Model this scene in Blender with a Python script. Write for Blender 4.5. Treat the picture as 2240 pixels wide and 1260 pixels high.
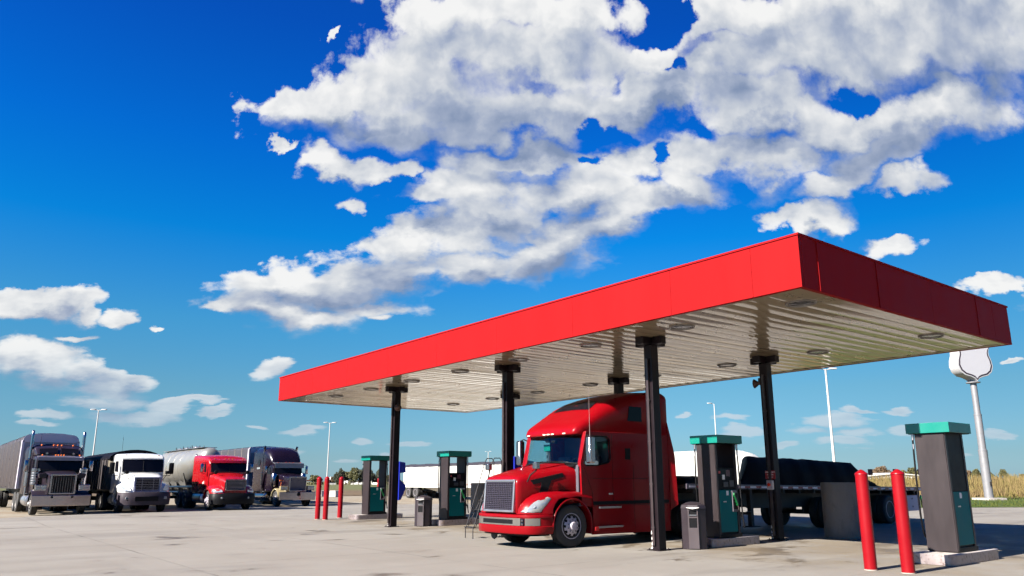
import bpy, bmesh, math, random
import numpy as np
from mathutils import Vector, Matrix
from mathutils.geometry import tessellate_polygon

for o in list(bpy.data.objects):
    bpy.data.objects.remove(o)
SC = bpy.context.scene
COL = SC.collection
R = math.radians
random.seed(7)

# ------------------------------------------------------------------ camera
# The world axes follow the canopy: its near top corner stands over (0, 0), its
# long side runs along -X and its lanes run along Y.
CAM = Vector((7.2949, -12.3815, 1.6))
FPX, PITCH, ROLL, CX, CY = 1656.55, 0.231105, -0.0038932, 1150.65, 662.64
LAT = Vector((0.6274, 0.7787, 0.0)).normalized()      # level, to the right of the view
FWD = Vector((-0.7787, 0.6274, 0.0)).normalized()     # level, along the view
_u0 = FWD * -math.sin(PITCH) + Vector((0, 0, 1)) * math.cos(PITCH)
C_F = FWD * math.cos(PITCH) + Vector((0, 0, 1)) * math.sin(PITCH)
C_R = LAT * math.cos(ROLL) + _u0 * math.sin(ROLL)
C_U = LAT * -math.sin(ROLL) + _u0 * math.cos(ROLL)
cam_data = bpy.data.cameras.new('camera')
cam = bpy.data.objects.new('camera', cam_data)
COL.objects.link(cam)
cam.matrix_world = Matrix(((C_R.x, C_U.x, -C_F.x, CAM.x), (C_R.y, C_U.y, -C_F.y, CAM.y),
                           (C_R.z, C_U.z, -C_F.z, CAM.z), (0, 0, 0, 1)))
cam_data.sensor_width = 36.0
cam_data.lens = 36.0 * FPX / 2240.0
cam_data.shift_x = (1120.0 - CX) / 2240.0
cam_data.shift_y = (CY - 630.0) / 2240.0
cam_data.clip_start = 0.1
cam_data.clip_end = 6000.0
SC.cycles.use_adaptive_sampling = True
SC.cycles.adaptive_threshold = 0.02
SC.cycles.adaptive_min_samples = 12
SC.camera = cam

# ------------------------------------------------------------------ exposure, sun
SC.view_settings.view_transform = 'Standard'
SC.view_settings.look = 'None'
SC.view_settings.gamma = 1.0
SC.view_settings.exposure = 2.0
SUN_EL = R(33.3)
SUN_DIR = Vector((0.012, math.cos(SUN_EL), -math.sin(SUN_EL))).normalized()   # the way the light travels
sd = bpy.data.lights.new('sun', 'SUN')
sd.energy = 5.0
sd.angle = R(0.5)
sd.color = (1.0, 0.93, 0.83)
sun = bpy.data.objects.new('sun', sd)
COL.objects.link(sun)
sun.rotation_euler = SUN_DIR.to_track_quat('-Z', 'Y').to_euler()
sun.location = (0, -30, 40)

# ------------------------------------------------------------------ node helper
class NT:
    def __init__(s, tree):
        s.t = tree
        s.n = tree.nodes
        s.l = tree.links
    def new(s, typ, **kw):
        n = s.n.new(typ)
        for k, v in kw.items():
            setattr(n, k, v)
        return n
    def put(s, sock, v):
        if hasattr(v, 'is_output') or isinstance(v, bpy.types.NodeSocket):
            s.l.new(v, sock)
        else:
            sock.default_value = v
    def m(s, op, a, b=0.0, c=0.0, clamp=False):
        n = s.new('ShaderNodeMath', operation=op, use_clamp=clamp)
        s.put(n.inputs[0], a)
        s.put(n.inputs[1], b)
        s.put(n.inputs[2], c)
        return n.outputs[0]
    def v(s, op, a, b=None, scale=None):
        n = s.new('ShaderNodeVectorMath', operation=op)
        s.put(n.inputs[0], a)
        if b is not None:
            s.put(n.inputs[1], b)
        if scale is not None:
            s.put(n.inputs['Scale'], scale)
        return n.outputs['Value'] if op in ('LENGTH', 'DOT_PRODUCT', 'DISTANCE') else n.outputs[0]
    def mixc(s, f, a, b, blend='MIX'):
        n = s.new('ShaderNodeMix', data_type='RGBA', blend_type=blend)
        s.put(n.inputs[0], f)
        s.put(n.inputs[6], a)
        s.put(n.inputs[7], b)
        return n.outputs[2]
    def xyz(s, x=0.0, y=0.0, z=0.0):
        n = s.new('ShaderNodeCombineXYZ')
        s.put(n.inputs[0], x); s.put(n.inputs[1], y); s.put(n.inputs[2], z)
        return n.outputs[0]
    def sep(s, v):
        n = s.new('ShaderNodeSeparateXYZ')
        s.put(n.inputs[0], v)
        return n.outputs
    def noise(s, vec, scale, detail=4.0, rough=0.55, dist=0.0, color=False, dims='3D'):
        n = s.new('ShaderNodeTexNoise', noise_dimensions=dims)
        s.put(n.inputs['Vector'], vec)
        n.inputs['Scale'].default_value = scale
        n.inputs['Detail'].default_value = detail
        n.inputs['Roughness'].default_value = rough
        n.inputs['Distortion'].default_value = dist
        return n.outputs[1] if color else n.outputs[0]
    def ramp(s, f, stops, interp='LINEAR'):
        n = s.new('ShaderNodeValToRGB')
        cr = n.color_ramp
        cr.interpolation = interp
        while len(cr.elements) < len(stops):
            cr.elements.new(0.5)
        for e, (p, c) in zip(cr.elements, stops):
            e.position = p
            e.color = (*c, 1.0) if len(c) == 3 else c
        s.put(n.inputs[0], f)
        return n.outputs[0]
    def smooth(s, x, a, b):
        n = s.new('ShaderNodeMapRange', interpolation_type='SMOOTHSTEP')
        s.put(n.inputs[0], x)
        n.inputs[1].default_value = a
        n.inputs[2].default_value = b
        return n.outputs[0]

# ------------------------------------------------------------------ world: sky and clouds
W = bpy.data.worlds.new('World')
SC.world = W
W.use_nodes = True
W.node_tree.nodes.clear()
N = NT(W.node_tree)
SKY_K = 0.05
def uv_of(px, py):
    """Direction of a point of the sky as tangents about the level axis FWD."""
    d = C_R * ((px - CX) / FPX) + C_U * ((CY - py) / FPX) + C_F
    return d.dot(LAT) / d.dot(FWD), d.z / d.dot(FWD)
# cumulus masses: centre, half-width, half-height, turn (sky drawn at 1656 units per tangent)
CLOUDS = [
 (590,240,80,24,-18),(640,225,110,44,-18),(760,205,190,85,-14),(930,190,230,125,0),(1010,120,240,110,0),(1190,120,210,120,10),(1100,250,300,95,4),(1290,215,190,85,8),(960,260,330,70,6),
 (920,30,110,85,0),(1060,20,190,85,0),(1230,40,110,75,20),(1420,205,110,75,20),(1400,120,90,45,-10),
 (1540,40,130,90,-20),(1660,30,190,110,0),(1760,120,260,150,0),(1980,70,300,170,0),(2180,60,220,210,0),(1640,230,170,95,0),(1860,270,240,95,-6),(2080,240,190,95,-25),(1720,340,190,75,-8),(1930,330,130,75,-20),(1560,330,150,65,0),
 (1600,150,110,60,0),(1600,110,100,60,0),(1860,395,110,40,-20),(1990,395,95,28,-25),(1500,395,85,60,0),(1390,350,85,50,0),
 (1050,420,180,80,-5),(950,440,110,45,0),(1130,340,200,55,0),(1250,420,150,75,-10),(1390,430,110,55,-20),(1240,520,110,70,0),(1330,480,120,50,-25),
 (900,530,130,52,-15),(1040,510,150,55,0),(1030,580,105,52,0),(1160,570,100,62,-10),(1080,475,140,40,0),
 (700,630,200,62,-8),(860,605,150,48,-15),(610,610,100,45,-15),(560,675,105,36,-8),(680,690,180,34,0),(800,668,120,34,-8),(490,680,50,18,0),
 (745,365,92,40,12),(850,380,60,24,0),(700,365,48,18,0),(775,455,42,26,30),(610,338,36,10,0),(720,95,30,18,-30),
 (1775,492,75,38,-10),(1720,470,60,20,0),(1945,545,78,26,-6),(2170,625,60,20,-12),(2235,640,40,26,0),
 (60,665,120,34,4),(140,672,95,38,4),(215,680,28,26,0),(280,693,34,30,-35),(160,735,40,10,0),(335,735,14,9,0),
 (40,790,90,42,10),(100,800,110,46,12),(180,812,55,28,10),(230,850,95,34,14),(280,835,60,22,10),(230,880,90,24,0),(380,885,62,13,0),(450,880,42,10,0),(250,905,70,16,0),
 (592,800,62,19,-10),(845,688,42,16,-6),(655,946,42,11,6),(80,928,34,10,-8),(790,968,22,7,0),(835,1000,16,5,0),(760,1005,24,6,0),(560,930,30,4,0),
 (1600,922,52,9,0),(1790,940,60,12,-14),(1880,945,62,10,-6),(1880,895,46,8,0),(1960,890,40,6,0),(1850,968,110,7,-5),(2190,950,40,8,0),(2215,790,30,9,0),(1500,905,20,5,0),(1700,975,40,6,0),(1830,918,150,7,-3),(1620,945,70,6,0),(1990,935,60,7,0),(2060,1000,70,6,0),(320,905,130,9,3),(480,900,50,7,0),(100,905,70,8,0),(620,985,60,5,0),(900,975,60,5,0)]
HOLES = [(1435,38,48,48,20),(1470,150,18,36,25),(1352,272,34,24,-30),(1455,330,22,20,0),(1862,210,38,28,20),(1325,262,16,36,0),(1290,345,26,14,0),(1100,362,0.1,0.1,0)]
# five shapes of ellipse (aspect, turn): each cloud uses the nearest one, so one distance node serves each
SHAPES = [(1.35, 0), (2.2, 0), (2.4, -18), (2.3, 14), (4.5, 0)]
def cloud_group(name, items_c, items_h, k):
    g = bpy.data.node_groups.new(name, 'ShaderNodeTree')
    g.interface.new_socket('Vector', in_out='INPUT', socket_type='NodeSocketVector')
    g.interface.new_socket('Value', in_out='OUTPUT', socket_type='NodeSocketFloat')
    G = NT(g)
    gi = G.new('NodeGroupInput'); go = G.new('NodeGroupOutput')
    xy = G.sep(gi.outputs[0])
    vecs = []
    for asp, rot in SHAPES:
        c, sn = math.cos(R(-rot)), math.sin(R(-rot))
        a = G.m('ADD', G.m('MULTIPLY', xy[0], c), G.m('MULTIPLY', xy[1], sn))
        b = G.m('ADD', G.m('MULTIPLY', xy[0], -sn * asp), G.m('MULTIPLY', xy[1], c * asp))
        vecs.append((G.xyz(a, b, 0.0), asp, c, sn))
    def ell(items, kk):
        acc = None
        for (px, py, rx, ry, rot) in items:
            u, v = uv_of(px, py)
            i = min(range(len(SHAPES)), key=lambda j: abs(math.log(rx / ry / SHAPES[j][0])) * 1.2 + abs(rot - SHAPES[j][1]) / 18 * (0.2 if rx / ry < 1.5 else 1))
            vec, asp, c, sn = vecs[i]
            r = (rx * ry * asp) ** 0.5 / FPX
            dn = G.v('DISTANCE', vec, (c * u + sn * v, asp * (-sn * u + c * v), 0.0))
            e = G.m('MULTIPLY', dn, 1.0 / r)
            acc = e if acc is None else G.m('SMOOTH_MIN', acc, e, kk)
        return acc
    out = G.m('SUBTRACT', 1.0, ell(items_c, k))
    if items_h:
        hole = G.smooth(ell(items_h, 0.1), 1.75, 0.35)
        out = G.m('SUBTRACT', out, G.m('MULTIPLY', hole, 1.0))
    G.l.new(out, go.inputs[0])
    return g
# broad grey undersides and shaded hollows of the clouds
SHADES = [(1080,285,230,50,4),(890,290,90,26,8),(1230,320,120,36,0),(800,262,90,20,4),(1880,75,150,60,0),(2140,60,90,90,0),(1990,185,130,34,-8),(2190,210,60,40,-20),(1640,285,80,36,0),(1800,335,110,34,-6),(1960,330,90,34,-20),(1400,250,60,30,0),
 (1230,470,60,30,-10),(1100,500,90,22,0),(940,500,50,16,0),(1190,600,60,24,-10),(1050,620,50,18,0),(820,630,140,20,-8),(700,655,120,16,-4),(580,705,80,12,0),(760,405,70,14,8),(100,692,110,12,4),(120,830,100,18,10),(300,862,60,10,8),(230,897,70,9,0),(1780,520,50,10,0),(1480,430,50,14,0),(1340,520,80,20,-20)]
tc = N.new('ShaderNodeTexCoord')
D = tc.outputs['Generated']
sky = N.new('ShaderNodeTexSky', sky_type='NISHITA')
sky.sun_disc = False
sky.sun_elevation = SUN_EL
sky.sun_rotation = math.atan2(-SUN_DIR.x, -SUN_DIR.y)
sky.altitude = 300.0
sky.air_density = 1.0
sky.dust_density = 0.4
sky.ozone_density = 2.5
d_f = N.v('DOT_PRODUCT', D, FWD)
d_r = N.v('DOT_PRODUCT', D, LAT)
d_z = N.sep(D)[2]
front = N.m('GREATER_THAN', d_f, 0.12)
inv = N.m('DIVIDE', 1.0, N.m('MAXIMUM', d_f, 0.12))
u = N.m('MULTIPLY', d_r, inv)
v = N.m('MULTIPLY', d_z, inv)
h = N.m('ADD', N.m('MAXIMUM', v, 0.0), 0.08)            # clouds shrink towards the horizon
Q = N.xyz(N.m('MULTIPLY', u, 2.5), N.m('MULTIPLY', N.m('LOGARITHM', h, math.e), 1.5), 0.0)
P = N.xyz(u, v, 0.0)
wcol = N.noise(Q, 3.2, 7.0, 0.56, 0.0, True, '2D')
warp = N.v('MULTIPLY', N.v('SUBTRACT', wcol, (0.5, 0.5, 0.5)), (1, 0.85, 0))
P2 = N.v('ADD', P, N.v('SCALE', warp, scale=N.m('MULTIPLY', h, 0.28)))
grp = cloud_group('cloud_field', CLOUDS, HOLES[:-1], 0.13)
grp_top = cloud_group('cloud_tops', [c for c in CLOUDS if c[2] * c[3] > 900], [], 0.13)
def field(vec, g):
    n = N.new('ShaderNodeGroup')
    n.node_tree = g
    N.l.new(vec, n.inputs[0])
    return n.outputs[0]
grp_sh = cloud_group('cloud_shade', SHADES, [], 0.3)
f0 = field(P2, grp)
fsh = field(P2, grp_sh)
up_s = N.m('MULTIPLY', h, 0.085)
f1 = field(N.v('ADD', P2, N.xyz(N.m('MULTIPLY', up_s, -0.25), up_s, 0.0)), grp_top)
Q2 = N.v('ADD', Q, N.v('SCALE', warp, scale=0.10))
n0 = N.noise(Q2, 5.6, 9.0, 0.56, dims='2D')
n1 = N.noise(N.v('ADD', Q2, (-0.035, 0.075, 0.0)), 6.0, 3.0, 0.5, dims='2D')
n0s = N.noise(Q2, 6.0, 4.0, 0.55, dims='2D')
soft = N.noise(Q, 2.3, 3.0, 0.5, 0.3, dims='2D')
vor = N.new('ShaderNodeTexVoronoi', feature='SMOOTH_F1', voronoi_dimensions='2D', normalize=True)
N.l.new(Q2, vor.inputs['Vector']); vor.inputs['Scale'].default_value = 9.0; vor.inputs['Detail'].default_value = 3.0; vor.inputs['Smoothness'].default_value = 0.7
puff = N.m('SUBTRACT', 0.42, vor.outputs['Distance'])                    # rounded heads
core = N.smooth(f0, 0.0, 0.9)
dens = N.m('ADD', N.m('ADD', f0, 0.12), N.m('ADD', N.m('MULTIPLY', N.m('SUBTRACT', n0, 0.5), 1.65), N.m('MULTIPLY', puff, 0.55)))
grad = N.m('MINIMUM', N.m('MAXIMUM', N.m('SUBTRACT', f0, f1), -0.7), 0.8)   # > 0 on the upper side of each mass
thick = N.m('MULTIPLY', N.m('MAXIMUM', N.m('SUBTRACT', dens, 0.0), 0.0), N.m('MULTIPLY', N.m('MULTIPLY_ADD', grad, 2.8, 3.1), N.m('MULTIPLY_ADD', N.smooth(v, 0.06, 0.34), 0.35, 0.65)))
alpha = N.m('SUBTRACT', 1.0, N.m('EXPONENT', N.m('MULTIPLY', N.m('MULTIPLY', thick, N.m('ADD', thick, 0.25)), -1.0)), clamp=True)
lit = N.m('MULTIPLY_ADD', grad, 0.40, 0.60)
lit = N.m('ADD', lit, N.m('MULTIPLY', N.m('SUBTRACT', n0s, n1), 0.8))
lit = N.m('ADD', lit, N.m('MULTIPLY', puff, N.m('MULTIPLY_ADD', core, -0.35, 0.55)))
lit = N.m('ADD', lit, N.m('MULTIPLY', N.m('SUBTRACT', soft, 0.5), N.m('MULTIPLY_ADD', core, 0.9, 0.3)))
lit = N.m('SUBTRACT', lit, N.m('MULTIPLY', N.smooth(fsh, -1.1, 0.75), 0.40))
lit = N.m('SUBTRACT', lit, N.m('MULTIPLY', core, 0.06))
ccol = N.ramp(lit, [(0.0, (0.22, 0.29, 0.44)), (0.30, (0.37, 0.43, 0.56)), (0.55, (0.56, 0.60, 0.665)), (0.8, (0.76, 0.775, 0.79)), (1.0, (0.90, 0.90, 0.89))])
# the blue of the sky: the Nishita sky, deepened the way a polarised slide shows it
el = N.m('MAXIMUM', d_z, 0.0)
skc = N.v('SCALE', N.v('MULTIPLY', sky.outputs[0], N.ramp(el, [(0.0, (0.27, 0.44, 0.70)), (0.03, (0.25, 0.40, 0.57)), (0.111, (0.235, 0.45, 0.54)),
    (0.194, (0.147, 0.52, 0.69)), (0.302, (0.01, 0.50, 0.92)), (0.405, (0.006, 0.40, 1.0)), (0.54, (0.012, 0.285, 0.93)), (0.9, (0.03, 0.26, 0.8))])), scale=0.963)
skc = N.v('SCALE', skc, scale=N.m('MULTIPLY_ADD', N.smooth(u, 0.0, 0.7), -0.24, 1.0))
a_all = N.m('MULTIPLY', N.m('MULTIPLY', alpha, front), N.smooth(d_z, 0.004, 0.03), clamp=True)
fade = N.smooth(v, 0.02, 0.20)
ccol = N.mixc(N.m('MULTIPLY_ADD', fade, 0.75, 0.25), (0.45, 0.55, 0.66, 1), ccol)
CLOUD_K = N.v('SCALE', ccol, scale=0.257 / SKY_K)
final = N.mixc(N.m('MULTIPLY', a_all, N.m('MULTIPLY_ADD', fade, 0.42, 0.56)), skc, CLOUD_K)
bg = N.new('ShaderNodeBackground')
N.l.new(final, bg.inputs[0])
bg.inputs[1].default_value = SKY_K
wo = N.new('ShaderNodeOutputWorld')
N.l.new(bg.outputs[0], wo.inputs[0])
try:
    W.cycles.sampling_method = 'MANUAL'
    W.cycles.sample_map_resolution = 512
except Exception:
    pass
# ------------------------------------------------------------------ mesh helper
class MB:
    """Collects faces; build() links them as one mesh object."""
    def __init__(s):
        s.v = []; s.f = []; s.mi = []
    def add(s, vs, fs, m=0):
        o = len(s.v)
        s.v += [tuple(p) for p in vs]
        s.f += [tuple(i + o for i in f) for f in fs]
        s.mi += [m] * len(fs)
        return s
    def box(s, x0, x1, y0, y1, z0, z1, m=0):
        return s.add([(x0,y0,z0),(x1,y0,z0),(x1,y1,z0),(x0,y1,z0),(x0,y0,z1),(x1,y0,z1),(x1,y1,z1),(x0,y1,z1)],
                     [(0,3,2,1),(4,5,6,7),(0,1,5,4),(1,2,6,5),(2,3,7,6),(3,0,4,7)], m)
    def loft(s, secs, cap=True, closed=True, m=0):
        n = len(secs[0]); vs = [p for q in secs for p in q]; fs = []
        for k in range(len(secs) - 1):
            for i in range(n if closed else n - 1):
                j = (i + 1) % n
                fs.append((k*n+i, k*n+j, (k+1)*n+j, (k+1)*n+i))
        if cap and closed:
            fs.append(tuple(range(n - 1, -1, -1))); fs.append(tuple((len(secs)-1)*n + i for i in range(n)))
        return s.add(vs, fs, m)
    def prism(s, poly, axis, a0, a1, m=0):
        """poly in the two other axes (in xyz order), drawn out along axis from a0 to a1."""
        def pt(p, a):
            return {'x': (a, p[0], p[1]), 'y': (p[0], a, p[1]), 'z': (p[0], p[1], a)}[axis]
        n = len(poly)
        tri = tessellate_polygon([[Vector((p[0], p[1], 0)) for p in poly]])
        vs = [pt(p, a0) for p in poly] + [pt(p, a1) for p in poly]
        fs = [tuple(t) for t in tri] + [tuple(i + n for i in t) for t in tri]
        fs += [(i, (i+1) % n, (i+1) % n + n, i + n) for i in range(n)]
        return s.add(vs, fs, m)
    def plate(s, outer, holes, axis, a0, a1, m=0):
        def pt(p, a):
            return {'x': (a, p[0], p[1]), 'y': (p[0], a, p[1]), 'z': (p[0], p[1], a)}[axis]
        loops = [outer] + holes
        pts = [p for lp in loops for p in lp]; n = len(pts)
        tri = tessellate_polygon([[Vector((p[0], p[1], 0)) for p in lp] for lp in loops])
        vs = [pt(p, a0) for p in pts] + [pt(p, a1) for p in pts]
        fs = [tuple(t) for t in tri] + [tuple(i + n for i in t) for t in tri]
        o = 0
        for lp in loops:
            k = len(lp)
            fs += [(o+i, o+(i+1) % k, o+(i+1) % k + n, o+i+n) for i in range(k)]
            o += k
        return s.add(vs, fs, m)
    def tube(s, path, r, n=8, m=0, cap=True):
        path = [Vector(p) for p in path]
        rs = r if isinstance(r, (list, tuple)) else [r] * len(path)
        secs = []; up = None
        for i, p in enumerate(path):
            t = (path[min(i+1, len(path)-1)] - path[max(i-1, 0)]).normalized()
            if up is None:
                up = Vector((0,0,1)) if abs(t.z) < 0.9 else Vector((0,1,0))
            a = t.cross(up)
            if a.length < 1e-4:
                a = t.cross(Vector((1,0,0)))
            a.normalize(); b = a.cross(t).normalized(); up = b
            secs.append([p + a*(rs[i]*math.cos(2*math.pi*k/n)) + b*(rs[i]*math.sin(2*math.pi*k/n)) for k in range(n)])
        return s.loft(secs, cap=cap, m=m)
    def cyl(s, p0, p1, r0, r1=None, n=16, m=0):
        return s.tube([p0, p1], [r0, r0 if r1 is None else r1], n, m)
    def lathe(s, prof, c=(0,0,0), axis='z', n=24, m=0):
        """prof: (radius, height) pairs; open ends are closed with a point when radius is 0."""
        secs = []
        for r, hh in prof:
            r = max(r, 1e-4)
            q = []
            for k in range(n):
                a = 2*math.pi*k/n; x, y = r*math.cos(a), r*math.sin(a)
                q.append({'z': (c[0]+x, c[1]+y, c[2]+hh), 'x': (c[0]+hh, c[1]+x, c[2]+y), 'y': (c[0]+x, c[1]+hh, c[2]+y)}[axis])
            secs.append(q)
        return s.loft(secs, m=m)
    def build(s, name, mats, parent=None, bevel=0.0, ang=35, loc=None, rotz=0.0, seg=2):
        me = bpy.data.meshes.new(name)
        me.from_pydata(s.v, [], s.f)
        mats = mats if isinstance(mats, (list, tuple)) else [mats]
        for q in mats:
            me.materials.append(q)
        if len(mats) > 1:
            me.polygons.foreach_set('material_index', s.mi)
        bm = bmesh.new(); bm.from_mesh(me)
        bmesh.ops.recalc_face_normals(bm, faces=bm.faces)
        th = R(ang)
        for f in bm.faces:
            f.smooth = True
        for e in bm.edges:
            e.smooth = len(e.link_faces) == 2 and e.calc_face_angle(0) < th
        bm.to_mesh(me); bm.free()
        o = bpy.data.objects.new(name, me)
        COL.objects.link(o)
        if parent is not None:
            o.parent = parent
        if loc is not None:
            o.location = loc
        o.rotation_euler.z = rotz
        if bevel:
            b = o.modifiers.new('bevel', 'BEVEL')
            b.width = bevel; b.segments = seg; b.limit_method = 'ANGLE'; b.angle_limit = R(40); b.harden_normals = True
        return o

def use(name, data, parent=None, loc=(0,0,0), rot=(0,0,0), scale=(1,1,1)):
    o = bpy.data.objects.new(name, data)
    COL.objects.link(o)
    o.parent = parent; o.location = loc; o.rotation_euler = rot; o.scale = scale
    return o
def tag(o, label=None, cat=None, group=None, kind=None):
    for k, v in (('label', label), ('category', cat), ('group', group), ('kind', kind)):
        if v:
            o[k] = v
    return o
def thing(name, label, cat, loc=(0,0,0), rotz=0.0, group=None):
    o = bpy.data.objects.new(name, None)
    COL.objects.link(o)
    o.location = loc; o.rotation_euler.z = rotz; o.empty_display_size = 0.3
    return tag(o, label, cat, group)
def copy_tree(o, label=None, loc=None, rotz=None, parent=None, scale=None):
    c = o.copy(); COL.objects.link(c)
    if parent is not None:
        c.parent = parent
    if label:
        c['label'] = label
    if loc is not None:
        c.location = loc
    if rotz is not None:
        c.rotation_euler.z = rotz
    if scale is not None:
        c.scale = scale
    for ch in list(o.children):
        copy_tree(ch, parent=c)
    return c
def rrect(hw, z0, z1, rt=0.1, rb=0.02, crown=0.0, n=5):
    """closed outline (x, z): rounded at the top, symmetric about x = 0"""
    pts = []
    for k in range(n + 1):
        a = math.pi/2*k/n
        pts.append((hw - rt + rt*math.cos(a), z1 - rt + rt*math.sin(a)))
    q = [(hw*0.4, z1 + crown*0.8), (0, z1 + crown), (-hw*0.4, z1 + crown*0.8)]
    pts = [(hw, z0 + rb), ] + pts + q + [(-x, z) for x, z in reversed(pts)] + [(-hw, z0 + rb), (-hw + rb, z0), (hw - rb, z0)]
    return pts
def text_mesh(txt, size, name, mat, parent, loc, rot, align='CENTER', extrude=0.0015, sx=1.0):
    c = bpy.data.curves.new(name, 'FONT')
    c.body = txt; c.size = size; c.align_x = align; c.align_y = 'CENTER'; c.extrude = extrude
    t = bpy.data.objects.new(name, c)
    me = bpy.data.meshes.new_from_object(t)
    bpy.data.objects.remove(t)
    me.name = name
    me.materials.clear(); me.materials.append(mat)
    return use(name, me, parent, loc, rot, (sx, 1, 1))

# ------------------------------------------------------------------ materials
MATS = {}
def mat(name, col, rough=0.5, metal=0.0, coat=0.0, var=0.12, vs=3.0, bump=0.0, bs=40.0, spec=0.5, dirt=None, dirt_lo=0.52, aniso=None):
    """principled paint, metal or plastic; the base colour wavers a little, DIRT adds a worn second colour"""
    if name in MATS:
        return MATS[name]
    m = bpy.data.materials.new(name); m.use_nodes = True
    M = NT(m.node_tree); M.n.clear()
    b = M.new('ShaderNodeBsdfPrincipled'); o = M.new('ShaderNodeOutputMaterial')
    M.l.new(b.outputs[0], o.inputs[0])
    t = M.new('ShaderNodeTexCoord').outputs['Object']
    if aniso:
        t = M.v('MULTIPLY', t, aniso)
    n = M.noise(t, vs, 5.0, 0.6)
    k = M.m('MULTIPLY_ADD', M.m('SUBTRACT', n, 0.5), 2*var, 1.0)
    c = M.v('SCALE', (*col,), scale=k)
    if dirt:
        c = M.mixc(M.smooth(M.noise(t, vs*2.3, 6.0, 0.65), dirt_lo, dirt_lo + 0.22), c, (*dirt, 1))
    M.l.new(c, b.inputs['Base Color'])
    M.put(b.inputs['Roughness'], M.m('MULTIPLY_ADD', M.m('SUBTRACT', n, 0.5), 0.25*(rough > 0.06), rough, clamp=True))
    b.inputs['Metallic'].default_value = metal
    b.inputs['Coat Weight'].default_value = coat
    b.inputs['Coat Roughness'].default_value = 0.04
    b.inputs['Specular IOR Level'].default_value = spec
    if bump:
        bp = M.new('ShaderNodeBump'); bp.inputs['Strength'].default_value = bump; bp.inputs['Distance'].default_value = 0.02
        M.l.new(M.noise(t, bs, 4.0, 0.6), bp.inputs['Height']); M.l.new(bp.outputs[0], b.inputs['Normal'])
    MATS[name] = m
    return m
def glass(name, tint=(0.75, 0.85, 0.85)):
    if name in MATS:
        return MATS[name]
    m = bpy.data.materials.new(name); m.use_nodes = True
    M = NT(m.node_tree); M.n.clear()
    tr = M.new('ShaderNodeBsdfTransparent'); tr.inputs[0].default_value = (*tint, 1)
    gl = M.new('ShaderNodeBsdfGlossy'); gl.inputs['Roughness'].default_value = 0.01
    lw = M.new('ShaderNodeLayerWeight'); lw.inputs[0].default_value = 0.5
    fr = M.m('MULTIPLY_ADD', M.m('POWER', lw.outputs['Facing'], 4.0), 0.9, 0.035)
    mx = M.new('ShaderNodeMixShader'); o = M.new('ShaderNodeOutputMaterial')
    M.l.new(fr, mx.inputs[0]); M.l.new(tr.outputs[0], mx.inputs[1]); M.l.new(gl.outputs[0], mx.inputs[2])
    M.l.new(mx.outputs[0], o.inputs[0])
    MATS[name] = m
    return m
RUBBER = mat('tyre_rubber', (0.018, 0.017, 0.017), 0.75, var=0.3, dirt=(0.07, 0.06, 0.05), dirt_lo=0.6)
BLACK = mat('black_plastic', (0.005, 0.005, 0.006), 0.5, spec=0.12)
DARKM = mat('chassis_black', (0.014, 0.012, 0.013), 0.6, var=0.4, dirt=(0.05, 0.04, 0.035), dirt_lo=0.6)
CHROME = mat('chrome', (0.33, 0.30, 0.32), 0.17, 1.0, var=0.12)
ALU = mat('aluminium', (0.40, 0.39, 0.41), 0.32, 0.9, var=0.12)
STEEL = mat('brushed_steel', (0.020, 0.0145, 0.016), 0.45, 0.15, spec=0.35, var=0.5, vs=3.0, aniso=(1, 1, 0.25))
DGLASS = mat('dark_glass', (0.004, 0.004, 0.007), 0.05, 0.0, spec=0.14, var=0.05)
GLASS = glass('window_glass')
AMBER = mat('amber_lens', (0.75, 0.16, 0.03), 0.2)
LENS = mat('lamp_lens', (0.30, 0.32, 0.33), 0.10, 0.5, coat=0.7, var=0.3, vs=6)
WHITE = mat('white_paint', (0.5, 0.5, 0.48), 0.35, coat=0.4, var=0.05)
RED_GEL = mat('red_paint', (0.15, 0.001, 0.0035), 0.32, coat=0.13, var=0.03, spec=0.12)
RED_FASC = mat('red_fascia', (0.20, 0.006, 0.007), 0.5, var=0.09, vs=1.3, spec=0.03, aniso=(1, 1, 0.22))
RED_BOLL = mat('red_bollard', (0.17, 0.0018, 0.005), 0.36, var=0.12, vs=2.5, spec=0.22, dirt=(0.10, 0.022, 0.022), dirt_lo=0.62)
TEAL = mat('teal_panel', (0.0, 0.125, 0.098), 0.35, var=0.08)
TEALD = mat('teal_cabinet', (0.0, 0.10, 0.105), 0.5, spec=0.1, var=0.15, vs=2)
GREEN = mat('green_nozzle', (0.004, 0.10, 0.025), 0.35)
BLUE = mat('blue_plastic', (0.0051, 0.0128, 0.2311), 0.35, var=0.15)
COLB = mat('brown_column', (0.0075, 0.0042, 0.0058), 0.42, var=0.3, vs=1.5, spec=0.2, dirt=(0.020, 0.014, 0.014), dirt_lo=0.66)

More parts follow.
